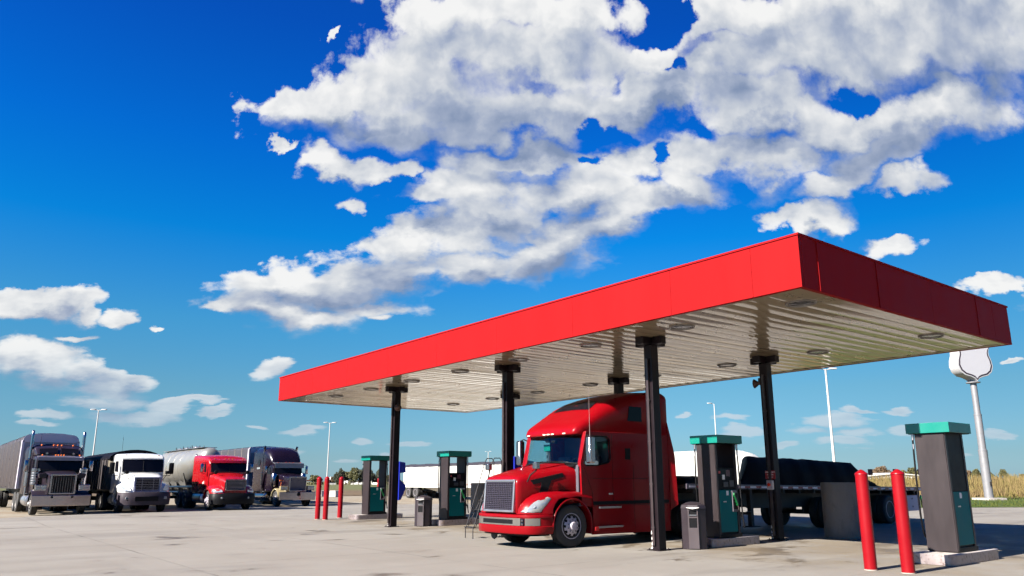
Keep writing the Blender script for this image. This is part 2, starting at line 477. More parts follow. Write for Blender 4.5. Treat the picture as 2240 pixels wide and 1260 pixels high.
# ------------------------------------------------------------------ ground
def S(x):
    x = np.clip(x, 0, 1)
    return x*x*(3 - 2*x)
def latd(X, Y):
    dx, dy = np.asarray(X, float) - CAM.x, np.asarray(Y, float) - CAM.y
    return LAT.x*dx + LAT.y*dy, FWD.x*dx + FWD.y*dy
def xy_of(lat, d):
    return CAM.x + LAT.x*lat + FWD.x*d, CAM.y + LAT.y*lat + FWD.y*d
def gz(X, Y):
    X = np.asarray(X, float); Y = np.asarray(Y, float)
    lat, d = latd(X, Y)
    z = 0.10*S((-X - 26.5)/7.0)*(1 - S((Y - 2)/7.0))
    z = z + 0.10*S((d - 60)/20)
    z = z + S((lat - 20)/5)*(0.25*S((d - 44)/10) + 1.0*S((d - 57)/24))
    return z
def sheet(name, mat_, lats, ds, dz, inside=None):
    lat, d = np.meshgrid(lats, ds) if np.ndim(lats) == 1 else (lats, np.repeat(np.asarray(ds)[:, None], lats.shape[1], 1))
    X, Y = xy_of(lat, d)
    Z = gz(X, Y) + dz
    n, k = lat.shape[1], lat.shape[0]
    vs = np.stack([X.ravel(), Y.ravel(), Z.ravel()], 1)
    idx = np.arange(n*k).reshape(k, n)
    q = np.stack([idx[:-1, :-1].ravel(), idx[:-1, 1:].ravel(), idx[1:, 1:].ravel(), idx[1:, :-1].ravel()], 1)
    if inside is not None:
        c = vs[q].mean(1)
        q = q[inside(c[:, 0], c[:, 1])]
    me = bpy.data.meshes.new(name)
    me.from_pydata(vs.tolist(), [], q.tolist())
    me.materials.append(mat_)
    me.polygons.foreach_set('use_smooth', [True]*len(me.polygons))
    o = bpy.data.objects.new(name, me); COL.objects.link(o)
    o['kind'] = 'structure'
    return o
def ground_mat(name, build):
    m = bpy.data.materials.new(name); m.use_nodes = True
    M = NT(m.node_tree); M.n.clear()
    b = M.new('ShaderNodeBsdfPrincipled'); o = M.new('ShaderNodeOutputMaterial')
    M.l.new(b.outputs[0], o.inputs[0])
    p = M.new('ShaderNodeNewGeometry').outputs['Position']
    c, r, hgt, dist = build(M, p)
    M.put(b.inputs['Base Color'], c); M.put(b.inputs['Roughness'], r)
    b.inputs['Specular IOR Level'].default_value = 0.25
    bp = M.new('ShaderNodeBump'); bp.inputs['Strength'].default_value = 0.5; bp.inputs['Distance'].default_value = dist
    M.put(bp.inputs['Height'], hgt); M.l.new(bp.outputs[0], b.inputs['Normal'])
    return m
def concrete(M, p):
    x, y, z = M.sep(p)
    big = M.noise(p, 0.16, 5.0, 0.6)
    mid = M.noise(p, 1.3, 6.0, 0.62)
    fine = M.noise(p, 24.0, 4.0, 0.7)
    sweep = M.noise(M.v('MULTIPLY', p, (0.35, 0.05, 1)), 1.6, 5.0, 0.6, 0.6)      # tyre wear along the lanes
    sweep2 = M.noise(M.v('MULTIPLY', p, (0.05, 0.5, 1)), 1.3, 5.0, 0.6, 0.4)
    c = M.mixc(M.smooth(big, 0.35, 0.65), (0.1551, 0.1419, 0.1241, 1), (0.1795, 0.1683, 0.1505, 1))
    c = M.mixc(M.m('MULTIPLY', M.smooth(sweep, 0.48, 0.72), 0.6), c, (0.1089, 0.099, 0.0891, 1))
    c = M.mixc(M.m('MULTIPLY', M.smooth(sweep2, 0.52, 0.74), 0.5), c, (0.1254, 0.1175, 0.1089, 1))
    c = M.mixc(M.m('MULTIPLY', M.smooth(mid, 0.5, 0.8), 0.35), c, (0.2046, 0.1914, 0.165, 1))
    c = M.mixc(M.m('MULTIPLY', M.smooth(fine, 0.55, 0.75), 0.3), c, (0.099, 0.0924, 0.0825, 1))
    # slab joints, a few of them darker where dirt has settled
    def joint(a, step, off, w):
        f = M.m('ABSOLUTE', M.m('SUBTRACT', M.m('FRACT', M.m('DIVIDE', M.m('ADD', a, off), step)), 0.5))
        return M.m('LESS_THAN', f, w / step / 2)
    wob = M.m('MULTIPLY', M.m('SUBTRACT', M.noise(p, 3.0, 3.0), 0.5), 0.03)
    jn = M.m('MAXIMUM', joint(M.m('ADD', x, wob), 4.6, 2.3 - 0.1, 0.035), joint(M.m('ADD', y, wob), 4.6, 0.9, 0.035))
    jd = M.m('MULTIPLY', jn, M.m('MULTIPLY_ADD', M.smooth(M.noise(p, 0.4, 3.0), 0.4, 0.65), 0.6, 0.15))
    c = M.mixc(jd, c, (0.0396, 0.03432, 0.0297, 1))
    # spilled diesel and drips where the nozzles hang
    lane = M.m('ABSOLUTE', M.m('SUBTRACT', M.m('FRACT', M.m('DIVIDE', M.m('ADD', x, 4.0), 6.0)), 0.5))
    near = M.m('MULTIPLY', M.smooth(y, 0.2, 3.0), M.smooth(y, 22.0, 10.0))
    near = M.m('MULTIPLY', near, M.m('MULTIPLY', M.smooth(x, -26.0, -24.0), M.smooth(x, 3.2, 1.5)))
    oil = M.smooth(M.m('ADD', M.noise(M.v('MULTIPLY', p, (0.5, 0.35, 1)), 1.3, 6.0, 0.65, 0.4), M.m('MULTIPLY', near, 0.105)), 0.60, 0.70)
    c = M.mixc(M.m('MULTIPLY', oil, 0.88), c, (0.0495, 0.03828, 0.02772, 1))
    warm = M.m('MULTIPLY', near, M.smooth(M.noise(p, 0.5, 4.0), 0.35, 0.6))
    c = M.mixc(M.m('MULTIPLY', warm, 0.62), c, (0.1254, 0.09768, 0.0627, 1))
    spot = M.new('ShaderNodeTexVoronoi'); M.put(spot.inputs['Vector'], M.v('MULTIPLY', p, (1.0, 0.7, 1))); spot.inputs['Scale'].default_value = 0.9
    sp = M.m('MULTIPLY', M.m('LESS_THAN', M.m('ADD', spot.outputs['Distance'], M.m('MULTIPLY', mid, 0.12)), 0.115), M.m('GREATER_THAN', M.sep(spot.outputs['Color'])[0], 0.86))
    c = M.mixc(M.m('MULTIPLY', sp, 0.8), c, (0.033, 0.02772, 0.02376, 1))
    return c, M.m('MULTIPLY_ADD', oil, -0.3, 0.85), M.m('SUBTRACT', fine, M.m('MULTIPLY', jn, 1.5)), 0.006
def dirt(M, p):
    a = M.noise(p, 0.25, 6.0, 0.65); f = M.noise(p, 9.0, 5.0, 0.7)
    c = M.mixc(M.smooth(a, 0.35, 0.65), (0.1584, 0.1254, 0.0858, 1), (0.198, 0.1782, 0.1419, 1))
    c = M.mixc(M.m('MULTIPLY', M.smooth(f, 0.5, 0.72), 0.5), c, (0.0924, 0.0726, 0.0528, 1))
    return c, 0.95, f, 0.03
def plough(M, p):
    a = M.noise(p, 0.12, 6.0, 0.65); f = M.noise(M.v('MULTIPLY', p, (1, 0.35, 1)), 2.2, 6.0, 0.7)
    c = M.mixc(M.smooth(a, 0.35, 0.65), (0.0693, 0.0462, 0.02772, 1), (0.099, 0.0693, 0.0396, 1))
    c = M.mixc(M.m('MULTIPLY', M.smooth(f, 0.5, 0.7), 0.6), c, (0.132, 0.1023, 0.0561, 1))
    lat, d = None, M.v('DOT_PRODUCT', p, FWD)
    c = M.mixc(M.smooth(M.m('ADD', d, M.m('MULTIPLY', a, 30.0)), 128.0, 165.0), c, (0.0726, 0.0759, 0.0297, 1))
    return c, 0.95, f, 0.15
def lawn(M, p):
    a = M.noise(p, 0.35, 6.0, 0.65); f = M.noise(p, 6.0, 5.0, 0.7)
    c = M.mixc(M.smooth(a, 0.35, 0.65), (0.02455, 0.04706, 0.00491, 1), (0.04706, 0.06138, 0.009002, 1))
    c = M.mixc(M.m('MULTIPLY', M.smooth(f, 0.5, 0.7), 0.5), c, (0.02046, 0.03274, 0.00491, 1))
    return c, 0.95, f, 0.06
def wildgrass(M, p):
    a = M.noise(p, 0.2, 6.0, 0.65); f = M.noise(p, 3.0, 5.0, 0.7)
    c = M.mixc(M.smooth(a, 0.35, 0.65), (0.08593, 0.06752, 0.02046, 1), (0.1105, 0.07775, 0.03478, 1))
    c = M.mixc(M.m('MULTIPLY', M.smooth(f, 0.5, 0.7), 0.5), c, (0.04501, 0.04706, 0.008184, 1))
    return c, 0.95, f, 0.15
M_CONC = ground_mat('concrete_slabs', concrete)
M_DIRT = ground_mat('gravel', dirt)
M_PLOW = ground_mat('plough_soil', plough)
M_LAWN = ground_mat('mown_grass', lawn)
M_WILD = ground_mat('dry_grass', wildgrass)
near_l = np.concatenate([np.linspace(-3000, -260, 10), np.linspace(-240, -45, 24), np.linspace(-42, 62, 66), np.linspace(66, 240, 20), np.linspace(260, 3000, 10)])
near_d = np.concatenate([np.linspace(-300, -20, 6), np.linspace(-15, 90, 72), np.linspace(95, 240, 26), np.linspace(260, 1200, 10), np.linspace(1500, 4500, 5)])
sheet('ground', M_DIRT, near_l, near_d, -0.02)
lot_d = np.linspace(-14, 57, 130)
lot_left = np.interp(lot_d, [-14, 29, 32.6, 57], [-46, -40, -24, -14.5]) + 0.25*np.sin(lot_d*1.7) + 0.2*np.sin(lot_d*4.1)
lot_l = [np.linspace(l, 64, 170) for l in lot_left]
sheet('concrete_lot', M_CONC, np.array(lot_l), lot_d, 0.0)
fl = np.linspace(-420, 8, 60); fd = np.concatenate([np.linspace(86, 150, 20), np.linspace(165, 900, 14)])
sheet('ploughed_field', M_PLOW, fl, fd, 0.02, lambda X, Y: latd(X, Y)[1] > 84)
sheet('grass_verge', M_LAWN, np.linspace(4, 130, 80), np.linspace(45.3, 60, 22), 0.01, lambda X, Y: latd(X, Y)[0] > 18)
sheet('grass_bank', M_WILD, np.linspace(12, 420, 110), np.concatenate([np.linspace(56.5, 90, 30), np.linspace(98, 700, 16)]), 0.015, lambda X, Y: latd(X, Y)[0] > 20)
def blades(name, label, n, l0, l1, d0, d1, h0, h1, w, m):
    rg = np.random.default_rng(5)
    lat = rg.uniform(l0, l1, n); d = d0 + (d1 - d0)*rg.uniform(0, 1, n)**1.4
    X, Y = xy_of(lat, d); Z = gz(X, Y)
    hh = rg.uniform(h0, h1, n)*(0.75 + 0.5*np.sin(lat*0.9 + 2*np.sin(d*0.4))**2); a = rg.uniform(0, math.pi, n)
    dx, dy = np.cos(a)*w/2, np.sin(a)*w/2
    lx, ly = rg.normal(0, 0.22, n)*hh, rg.normal(0, 0.22, n)*hh
    vs = np.empty((n, 3, 3))
    vs[:, 0] = np.stack([X - dx, Y - dy, Z - 0.05], 1); vs[:, 1] = np.stack([X + dx, Y + dy, Z - 0.05], 1)
    vs[:, 2] = np.stack([X + lx, Y + ly, Z + hh], 1)
    me = bpy.data.meshes.new(name)
    me.vertices.add(n*3); me.vertices.foreach_set('co', vs.ravel())
    me.loops.add(n*3); me.loops.foreach_set('vertex_index', np.arange(n*3, dtype=np.int32))
    me.polygons.add(n); me.polygons.foreach_set('loop_start', np.arange(0, n*3, 3, dtype=np.int32))
    me.update(); me.validate()
    me.materials.append(m)
    o = bpy.data.objects.new(name, me); COL.objects.link(o)
    return tag(o, label, 'grass', kind='stuff')
M_BLADE = ground_mat('tall_grass_blades', lambda M, p: (M.mixc(M.smooth(M.noise(p, 0.9, 5.0, 0.7), 0.35, 0.65), (0.1188, 0.099, 0.0297, 1), (0.1346, 0.09108, 0.04356, 1)), 0.9, 0.0, 0.01))
M_BLADE2 = ground_mat('short_grass_blades', lambda M, p: (M.mixc(M.smooth(M.noise(p, 0.9, 5.0, 0.7), 0.35, 0.65), (0.03168, 0.05148, 0.00594, 1), (0.05544, 0.0594, 0.01188, 1)), 0.9, 0.0, 0.01))
blades('tall_grass', 'tall dry golden grass growing on the bank behind the fuel lot', 26000, 22, 62, 59, 86, 0.35, 0.85, 0.09, M_BLADE)
blades('short_grass', 'short green mown grass along the edge of the concrete lot', 9000, 20, 60, 46, 59, 0.06, 0.18, 0.08, M_BLADE2)
# ------------------------------------------------------------------ canopy
L_C, W_C, ZB, ZT = 25.36, 9.95, 5.05, 6.07
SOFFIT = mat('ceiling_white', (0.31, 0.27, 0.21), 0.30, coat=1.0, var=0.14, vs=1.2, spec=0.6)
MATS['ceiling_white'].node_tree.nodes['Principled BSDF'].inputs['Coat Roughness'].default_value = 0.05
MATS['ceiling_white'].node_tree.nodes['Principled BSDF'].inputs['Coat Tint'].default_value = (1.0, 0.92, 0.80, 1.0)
canopy = thing('fuel_canopy', 'large flat fuel station canopy with a red fascia and white ribbed ceiling on dark columns', 'canopy', (0, 0, 0))
def fascia(poly_panels, name, label=None):
    mb = MB()
    for p in poly_panels:
        mb.box(*p)
    f = mb.build(name, RED_FASC, canopy, bevel=0.004)
    if label:
        f['label'] = label
    return f
g = 0.002
fs = [0.0, -1.05, -3.1, -6.25, -9.4, -12.5, -15.6, -18.7, -21.8, -23.6, -L_C]
fascia([(b + g, a - g, 0.0, 0.10, ZB, ZT) for a, b in zip(fs, fs[1:])], 'fascia')
fascia([(b + g, a - g, W_C - 0.10, W_C, ZB, ZT) for a, b in zip(fs, fs[1:])], 'fascia')
ss = [0.1, 0.62, 2.9, 5.4, 7.9, 8.9, W_C - 0.1]
fascia([(-0.10, 0.0, a + g, b - g, ZB, ZT) for a, b in zip(ss, ss[1:])], 'fascia')
fascia([(-L_C, -L_C + 0.10, a + g, b - g, ZB, ZT) for a, b in zip(ss, ss[1:])], 'fascia')
for y in (0.62, 2.9, 7.9):                           # standing seams that stick out of the end fascia
    MB().box(0.0, 0.016, y - 0.012, y + 0.012, ZB + 0.005, ZT - 0.005).build('fascia_seam', RED_FASC, canopy)
mb = MB()
mb.box(-L_C + 0.102, -0.102, 0.102, W_C - 0.102, ZT - 0.30, ZT - 0.2)
mb.build('roof_deck', ALU, canopy)
mb = MB()
mb.box(-L_C - 0.02, 0.02, -0.02, 0.0, ZT - 0.02, ZT + 0.02); mb.box(-L_C - 0.02, 0.02, W_C, W_C + 0.02, ZT - 0.02, ZT + 0.02)
mb.box(0.0, 0.02, 0.0, W_C, ZT - 0.02, ZT + 0.02); mb.box(-L_C - 0.02, -L_C, 0.0, W_C, ZT - 0.02, ZT + 0.02)
mb.build('coping', RED_FASC, canopy)
# ceiling of snap-in metal pans running across the canopy, each one slightly bowed and tilted
mb = MB(); rr = random.Random(3)
pw = 0.405; x = -L_C + 0.10
while x < -0.11:
    x1 = min(x + pw, -0.10)
    zl, zr = ZB + 0.030 + rr.uniform(-0.003, 0.003), ZB + 0.030 + rr.uniform(-0.003, 0.003)
    sag = rr.uniform(0.002, 0.005)
    prof = [(x + 0.012, zl + 0.03), (x + 0.014, zl), (x + 0.10, zl - sag), (x + 0.2, (zl + zr)/2 - sag*1.5), (x1 - 0.10, zr - sag), (x1 - 0.014, zr), (x1 - 0.012, zr + 0.03)]
    if x1 - x < 0.3:
        prof = [(x + 0.004, zl + 0.03), (x + 0.006, zl), (x1 - 0.012, zr), (x1 - 0.010, zr + 0.03)]
    ys = np.linspace(0.10, W_C - 0.10, 9); ph = rr.uniform(0, 6.28)
    secs = [[(px, float(y), pz + 0.0026*math.sin(y*1.9 + ph)) for px, pz in prof] for y in ys]
    mb.loft(secs, cap=False, closed=False)
    x += pw
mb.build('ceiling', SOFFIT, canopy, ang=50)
mb = MB()
mb.box(-L_C + 0.103, -0.103, 0.103, W_C - 0.103, ZB + 0.07, ZB + 0.09)
mb.build('ceiling_backing', DARKM, canopy)
mb = MB()                                            # edge trim of the ceiling
mb.box(-L_C + 0.101, -0.101, 0.101, 0.22, ZB + 0.008, ZB + 0.022); mb.box(-L_C + 0.101, -0.101, W_C - 0.22, W_C - 0.101, ZB + 0.008, ZB + 0.022)
mb.box(-0.22, -0.101, 0.22, W_C - 0.22, ZB + 0.008, ZB + 0.022); mb.box(-L_C + 0.101, -L_C + 0.22, 0.22, W_C - 0.22, ZB + 0.008, ZB + 0.022)
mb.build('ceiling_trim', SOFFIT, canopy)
# recessed lamps
LAMP_D = mat('lamp_recess', (0.045, 0.035, 0.038), 0.25, coat=0.6)
lm = MB().lathe([(0.30, 0.020), (0.30, -0.012), (0.285, -0.020), (0.262, -0.014), (0.255, 0.010), (0.255, 0.02)], n=28).build('downlight', mat('lamp_rim', (0.15, 0.135, 0.125), 0.35, coat=0.5), canopy)
dn = MB().lathe([(0.0, 0.004), (0.10, 0.000), (0.19, 0.004), (0.254, 0.012)], n=28).build('lamp_glass', LAMP_D, lm)
lm.location = (-0.8, 1.25, ZB + 0.012)
for i in range(8):
    for y in (1.25, 7.05):
        if (i, y) != (0, 1.25):
            copy_tree(lm, loc=(-(0.8 + 3.06*i), y, ZB + 0.012), parent=canopy)
# columns
def column(x, y, spk=None):
    w = 0.125
    c = MB().box(x - w, x + w, y - w, y + w, 0.0, ZB - 0.16).build('column', COLB, canopy, bevel=0.012)
    m = MB()
    m.box(x - 0.42, x + 0.42, y - 0.10, y + 0.10, ZB - 0.158, ZB + 0.02); m.box(x - 0.12, x + 0.12, y - 0.42, y - 0.102, ZB - 0.155, ZB + 0.02); m.box(x - 0.12, x + 0.12, y + 0.102, y + 0.42, ZB - 0.155, ZB + 0.02)
    m.build('column_cap', COLB, c, bevel=0.006)
    m = MB()
    m.box(x - 0.035, x + 0.035, y - w - 0.062, y - w - 0.002, 0.12, ZB - 0.5)
    for z in (0.5, 1.5, 2.5, 3.5):
        m.box(x - 0.055, x + 0.055, y - w - 0.066, y - w - 0.001, z, z + 0.035)
    m.build('downpipe', mat('downpipe_brown', (0.026, 0.018, 0.019), 0.35, var=0.25), c, bevel=0.008)
    m = MB().box(x - 0.2, x + 0.2, y - 0.2, y + 0.2, 0.0, 0.018)
    for sx in (-0.16, 0.16):
        for sy in (-0.16, 0.16):
            m.cyl((x + sx, y + sy, 0.018), (x + sx, y + sy, 0.05), 0.014, n=6)
    m.build('base_plate', COLB, c)
    rq = random.Random(int(x*10 + y))
    zz = 0.03
    for k in range(4):                               # chipped paint low on the corner
        xx = x - w + rq.uniform(0.0, 0.04); h_ = rq.uniform(0.03, 0.10)
        MB().prism([(xx, zz), (xx + rq.uniform(0.02, 0.04), zz + 0.01), (xx + rq.uniform(0.015, 0.05), zz + h_*0.6), (xx + 0.012, zz + h_), (xx - 0.004, zz + h_*0.5)], 'y', y - w - 0.003, y - w + 0.002).build('paint_chip', mat('bare_primer', (0.5, 0.47, 0.44), 0.7, var=0.2), c)
        zz += h_ + rq.uniform(0.0, 0.05)
CX_, CYS = (-5.32, -11.2, -18.1), (1.78, 6.65)
for x, y in [(a, CYS[0]) for a in CX_] + [(-5.32, CYS[1]), (-11.2, CYS[1]), (-17.38, CYS[1])]:
    column(x, y)
def horn(x, y, z, label, ang):
    t = thing('loudspeaker', label, 'loudspeaker', (x, y, z), ang, 'horn loudspeakers under the canopy')
    MB().lathe([(0.03, -0.14), (0.05, -0.10), (0.05, 0.0), (0.08, 0.04), (0.13, 0.12), (0.135, 0.125), (0.12, 0.115), (0.0, 0.02)], axis='y', n=20).build('horn', mat('speaker_brown', (0.07, 0.03, 0.02), 0.5), t)
    MB().box(-0.02, 0.02, -0.05, 0.0, -0.01, 0.15).build('bracket', DARKM, t)
horn(-18.1 + 0.27, 1.70, 4.30, 'small horn loudspeaker on the front left canopy column', R(60))
horn(-5.32 - 0.22, 6.60, 4.33, 'small horn loudspeaker on the rear column behind the right pump lane', R(100))

# ------------------------------------------------------------------ emergency stop on the rear right column
SIGN_R = mat('sign_red', (0.1926, 0.0077, 0.0116), 0.4, var=0.05)
SIGN_W = mat('sign_white', (0.62, 0.60, 0.58), 0.5, var=0.03)
es = thing('emergency_sign', 'red emergency shut off sign with a boxed push button on a dark column', 'sign', (-5.32, 6.65 - 0.128, 1.5))
MB().box(-0.16, 0.16, -0.016, 0, 0.13, 0.36).build('sign_board', SIGN_R, es, bevel=0.004)
for k, (tx, sz) in enumerate((('EMERGENCY', 0.055), ('SHUT OFF', 0.048), ('SWITCH', 0.048))):
    text_mesh(tx, sz, 'lettering', SIGN_W, es, (0, -0.018, 0.315 - 0.068*k), (R(90), 0, 0), sx=0.95)
bx = MB().box(-0.10, 0.10, -0.09, 0, -0.16, 0.10).build('button_box', mat('clear_cover', (0.30, 0.26, 0.28), 0.2, coat=1.0), es, bevel=0.02)
MB().cyl((0, -0.09, -0.02), (0, -0.125, -0.02), 0.045, n=20).build('push_button', mat('button_red', (0.5, 0.03, 0.01), 0.25), bx)

# ------------------------------------------------------------------ pump islands
ISL_C = mat('island_concrete', (0.33, 0.30, 0.28), 0.85, var=0.2, vs=4, bump=0.4, dirt=(0.14, 0.11, 0.10), dirt_lo=0.5)
ISL_M = mat('island_steel', (0.30, 0.25, 0.25), 0.42, 0.7, var=0.3, vs=5, dirt=(0.12, 0.08, 0.07), dirt_lo=0.5)
def rounded_rect(hx, y0, y1, r, n=6):
    pts = []
    for cx, cy, a0 in ((hx - r, y0 + r, -90), (hx - r, y1 - r, 0), (-hx + r, y1 - r, 90), (-hx + r, y0 + r, 180)):
        for k in range(n + 1):
            a = R(a0 + 90*k/n)
            pts.append((cx + r*math.cos(a), cy + r*math.sin(a)))
    return pts
def island(x, y0, y1, label):
    t = thing('pump_island', label, 'kerb', (x, 0, 0), 0, 'raised pump islands under the canopy')
    MB().prism(rounded_rect(0.415, y0 + 0.015, y1 - 0.015, 0.2), 'z', 0.0, 0.192).build('slab', ISL_C, t)
    o, i = rounded_rect(0.43, y0, y1, 0.22), rounded_rect(0.405, y0 + 0.025, y1 - 0.025, 0.2)
    MB().plate(o, [i], 'z', 0.004, 0.2).build('steel_edge', ISL_M, t, bevel=0.006)
    return t
ISL = [(0.22, 3.3, 5.6, 'right end pump island beside the two red bollards'), (-5.30, 3.3, 5.3, 'pump island between the red truck and the flatbed, with a waste bin in front'),
       (-11.25, 3.2, 5.4, 'pump island hidden behind the red truck cab'), (-17.75, 3.3, 5.5, 'pump island behind the ladder and the left waste bin'),
       (-24.1, 3.1, 5.5, 'far left pump island beside the group of red bollards')]
for a in ISL:
    island(*a)

# ------------------------------------------------------------------ fuel pumps
def hose(path, r=0.019):
    return MB().tube(path, r, 10)
def bez(ps, n=22):
    out = []
    for k in range(n + 1):
        t = k/n; q = [Vector(p) for p in ps]
        while len(q) > 1:
            q = [a.lerp(b, t) for a, b in zip(q, q[1:])]
        out.append(q[0])
    return out
def nozzle(parent, p, side):
    """pump nozzle hanging in its boot; p is the grip, spout up and inwards, hose end down"""
    x, y, z = p
    b = MB()
    b.loft([[(x + dx*0.022, y + dy*0.03 + oy, z + oz) for dx, dy in ((-1,-1),(1,-1),(1,1),(-1,1))] for oy, oz in ((-0.06, 0.19), (-0.075, 0.13), (-0.03, 0.06), (0.015, -0.02), (0.045, -0.10), (0.055, -0.13))])
    nz = b.build('nozzle', GREEN, parent, bevel=0.012)
    MB().tube([(x, y - 0.07, z + 0.15), (x - side*0.05, y - 0.10, z + 0.22), (x - side*0.09, y - 0.11, z + 0.20)], 0.014, 8).build('spout', ALU, nz)
    MB().tube([(x, y - 0.05, z + 0.11), (x, y - 0.10, z + 0.03), (x, y - 0.05, z - 0.06), (x, y + 0.02, z - 0.08)], 0.007, 6).build('trigger_guard', BLACK, nz)
    MB().cyl((x, y + 0.055, z - 0.13), (x, y + 0.085, z - 0.24), 0.018, n=10).build('swivel', CHROME, nz)
    return (x, y + 0.087, z - 0.245)
def pump(loc, label, display=True, plain=False):
    t = thing('fuel_pump', label, 'fuel pump', loc, 0, 'tall diesel pumps under the canopy')
    MB().box(-0.30, 0.30, 0.10, 1.0, 0.0, 0.09).build('plinth', BLACK, t, bevel=0.01)
    for y0 in (0.06, 0.84):
        f = MB().prism([(-0.285, 0.0), (0.285, 0.0), (0.285, 2.33), (-0.285, 2.33)], 'y', y0, y0 + 0.10).build('end_pillar', STEEL, t, bevel=0.018)
        m = MB()
        for sx in (-1, 1):
            m.box(sx*0.293 - 0.006, sx*0.293 + 0.006, y0 + 0.015, y0 + 0.085, 0.02, 2.32)
        m.build('pillar_trim', STEEL, f)
    cb = MB().box(-0.272, 0.272, 0.162, 0.838, 0.09, 1.17).build('cabinet', BLACK, t, bevel=0.006)
    for sx in (-1, 1):
        dr = MB().box(min(sx*0.274, sx*0.292), max(sx*0.274, sx*0.292), 0.165, 0.835 + 0.11*plain, 0.13, 1.16).build('cabinet_door', TEALD, t, bevel=0.006)
        MB().box(min(sx*0.293, sx*0.299), max(sx*0.293, sx*0.299), 0.30, 0.42, 0.86, 0.885).build('badge', ALU, dr)
        MB().box(min(sx*0.293, sx*0.296), max(sx*0.293, sx*0.296), 0.44, 0.53, 1.03, 1.14).build('sticker', SIGN_W, dr)
    if plain:
        MB().box(-0.276, 0.276, 0.162, 0.838, 1.172, 2.325).box(0.276, 0.287, 0.165, 0.945, 1.172, 2.32).build('head_shade_block', BLACK, t, bevel=0.006)  # black block: the head, with the shade between the pillars made solid
    elif display:
        hd = MB().box(-0.268, 0.268, 0.162, 0.838, 1.172, 1.72).build('display_head', BLACK, t, bevel=0.012)
        for sx in (-1, 1):
            def face(name, m_, y0, y1, z0, z1, out=0.006):
                return MB().box(min(sx*0.269, sx*(0.269 + out)), max(sx*0.269, sx*(0.269 + out)), y0, y1, z0, z1).build(name, m_, hd, bevel=0.002)
            face('screen', DGLASS, 0.22, 0.60, 1.48, 1.68)
            face('sticker', SIGN_W, 0.34, 0.44, 1.42, 1.54, 0.009)
            face('keypad', mat('keypad_grey', (0.03, 0.026, 0.032), 0.4), 0.62, 0.80, 1.24, 1.40, 0.012)
            face('card_reader', mat('keypad_grey', (0.03, 0.026, 0.032), 0.4), 0.36, 0.55, 1.24, 1.36, 0.02)
            face('price_panel', mat('panel_maroon', (0.06, 0.012, 0.02), 0.3), 0.50, 0.66, 1.50, 1.66, 0.009)
            face('warning_label', mat('label_red', (0.35, 0.03, 0.03), 0.4), 0.19, 0.27, 1.57, 1.63, 0.008)
    # lit sign box on top
    sg = MB().box(-0.435, 0.435, 0.0, 1.05, 2.33, 2.535).build('sign_box', TEAL, t, bevel=0.008)
    MB().box(-0.40, 0.40, 0.03, 1.02, 2.318, 2.33).build('sign_underside', BLACK, sg)
    # nozzle boots and hoses on both sides
    for sx, yb in (((-1, 0.26),) if plain else ((1, 0.74), (-1, 0.26))):
        x = sx*0.30
        bt = MB().box(min(x, x + sx*0.03), max(x, x + sx*0.03), yb - 0.10, yb + 0.10, 0.62, 1.14).build('nozzle_boot', mat('boot_grey', (0.11, 0.10, 0.12), 0.4, 0.4), t, bevel=0.01)
        MB().box(min(x + sx*0.031, x + sx*0.034), max(x + sx*0.031, x + sx*0.034), yb - 0.075, yb + 0.075, 0.68, 1.08).build('recess', BLACK, bt)
        e = nozzle(t, (x + sx*0.06, yb, 0.90), sx)
        oy = 0.22 if sx > 0 else -0.22
        h_ = hose(bez([e, (e[0], e[1] + 0.14, 0.45), (e[0] + sx*0.12, e[1] + 0.22, 0.02), (e[0] + sx*0.10, yb + oy*0.2, -0.02), (x + sx*0.06, yb + oy, 0.35), (x + sx*0.05, yb + oy, 1.2), (x + sx*0.05, yb + oy*0.9, 1.9), (x + sx*0.03, yb + oy*0.9, 2.32)])).build('hose', BLACK, t)
        MB().cyl((x + sx*0.03, yb + oy*0.9, 2.32), (x + sx*0.032, yb + oy*0.9, 2.20), 0.026, n=12).cyl((x + sx*0.034, yb + oy*0.9, 2.12), (x + sx*0.036, yb + oy*0.9, 2.02), 0.022, n=12).build('hose_coupling', ALU, h_)
    return t
PU = pump((0.19, 3.90, 0.2), 'nearest fuel pump on the right, steel pillar and bright teal sign box, beside two bollards', plain=True)
PU = pump((-5.30, 3.62, 0.2), 'fuel pump beside the red truck, teal sign box crossed by a column shadow, green nozzle')
for loc, lb in (((-11.25, 3.62, 0.2), 'fuel pump seen only through the windscreen of the red truck'),
                ((-17.77, 3.68, 0.2), 'fuel pump behind the black ladder, in front of the long white trailer')):
    copy_tree(PU, lb, loc=loc)
pump((-24.15, 3.70, 0.2), 'farthest fuel pump on the left, open between its pillars, next to thin bollards', display=False)

# ------------------------------------------------------------------ bollards
def bollard(loc, h, r, label):
    t = thing('bollard', label, 'bollard', loc, 0, 'red bollards guarding the pump islands')
    MB().lathe([(r, 0), (r, h - 0.10), (r*1.05, h - 0.098), (r*1.05, h - 0.078), (r*0.96, h - 0.066), (r*0.30, h - 0.012), (0.0, h)], n=28).build('sleeve', RED_BOLL, t, ang=50)
    MB().lathe([(r*1.02, 0.0), (r*1.02, 0.012), (r*0.9, 0.03)], n=28).build('footing', mat('grout', (0.25, 0.23, 0.2), 0.9), t)
    return t
bollard((-0.10, 1.62, 0), 1.79, 0.112, 'upright red bollard, the left one of the two near the right pump')
bollard((0.57, 1.64, 0), 1.79, 0.112, 'red bollard directly in front of the nearest pump, the right one of two')
bollard((-25.42, 2.14, 0), 1.84, 0.11, 'leftmost thin red bollard beside the parked dark truck')
bollard((-24.79, 2.22, 0), 1.84, 0.11, 'thin red bollard standing in front of the distant light pole')
bollard((-25.93, 3.44, 0), 1.84, 0.11, 'thin red bollard alone between the pair and the far left pump')
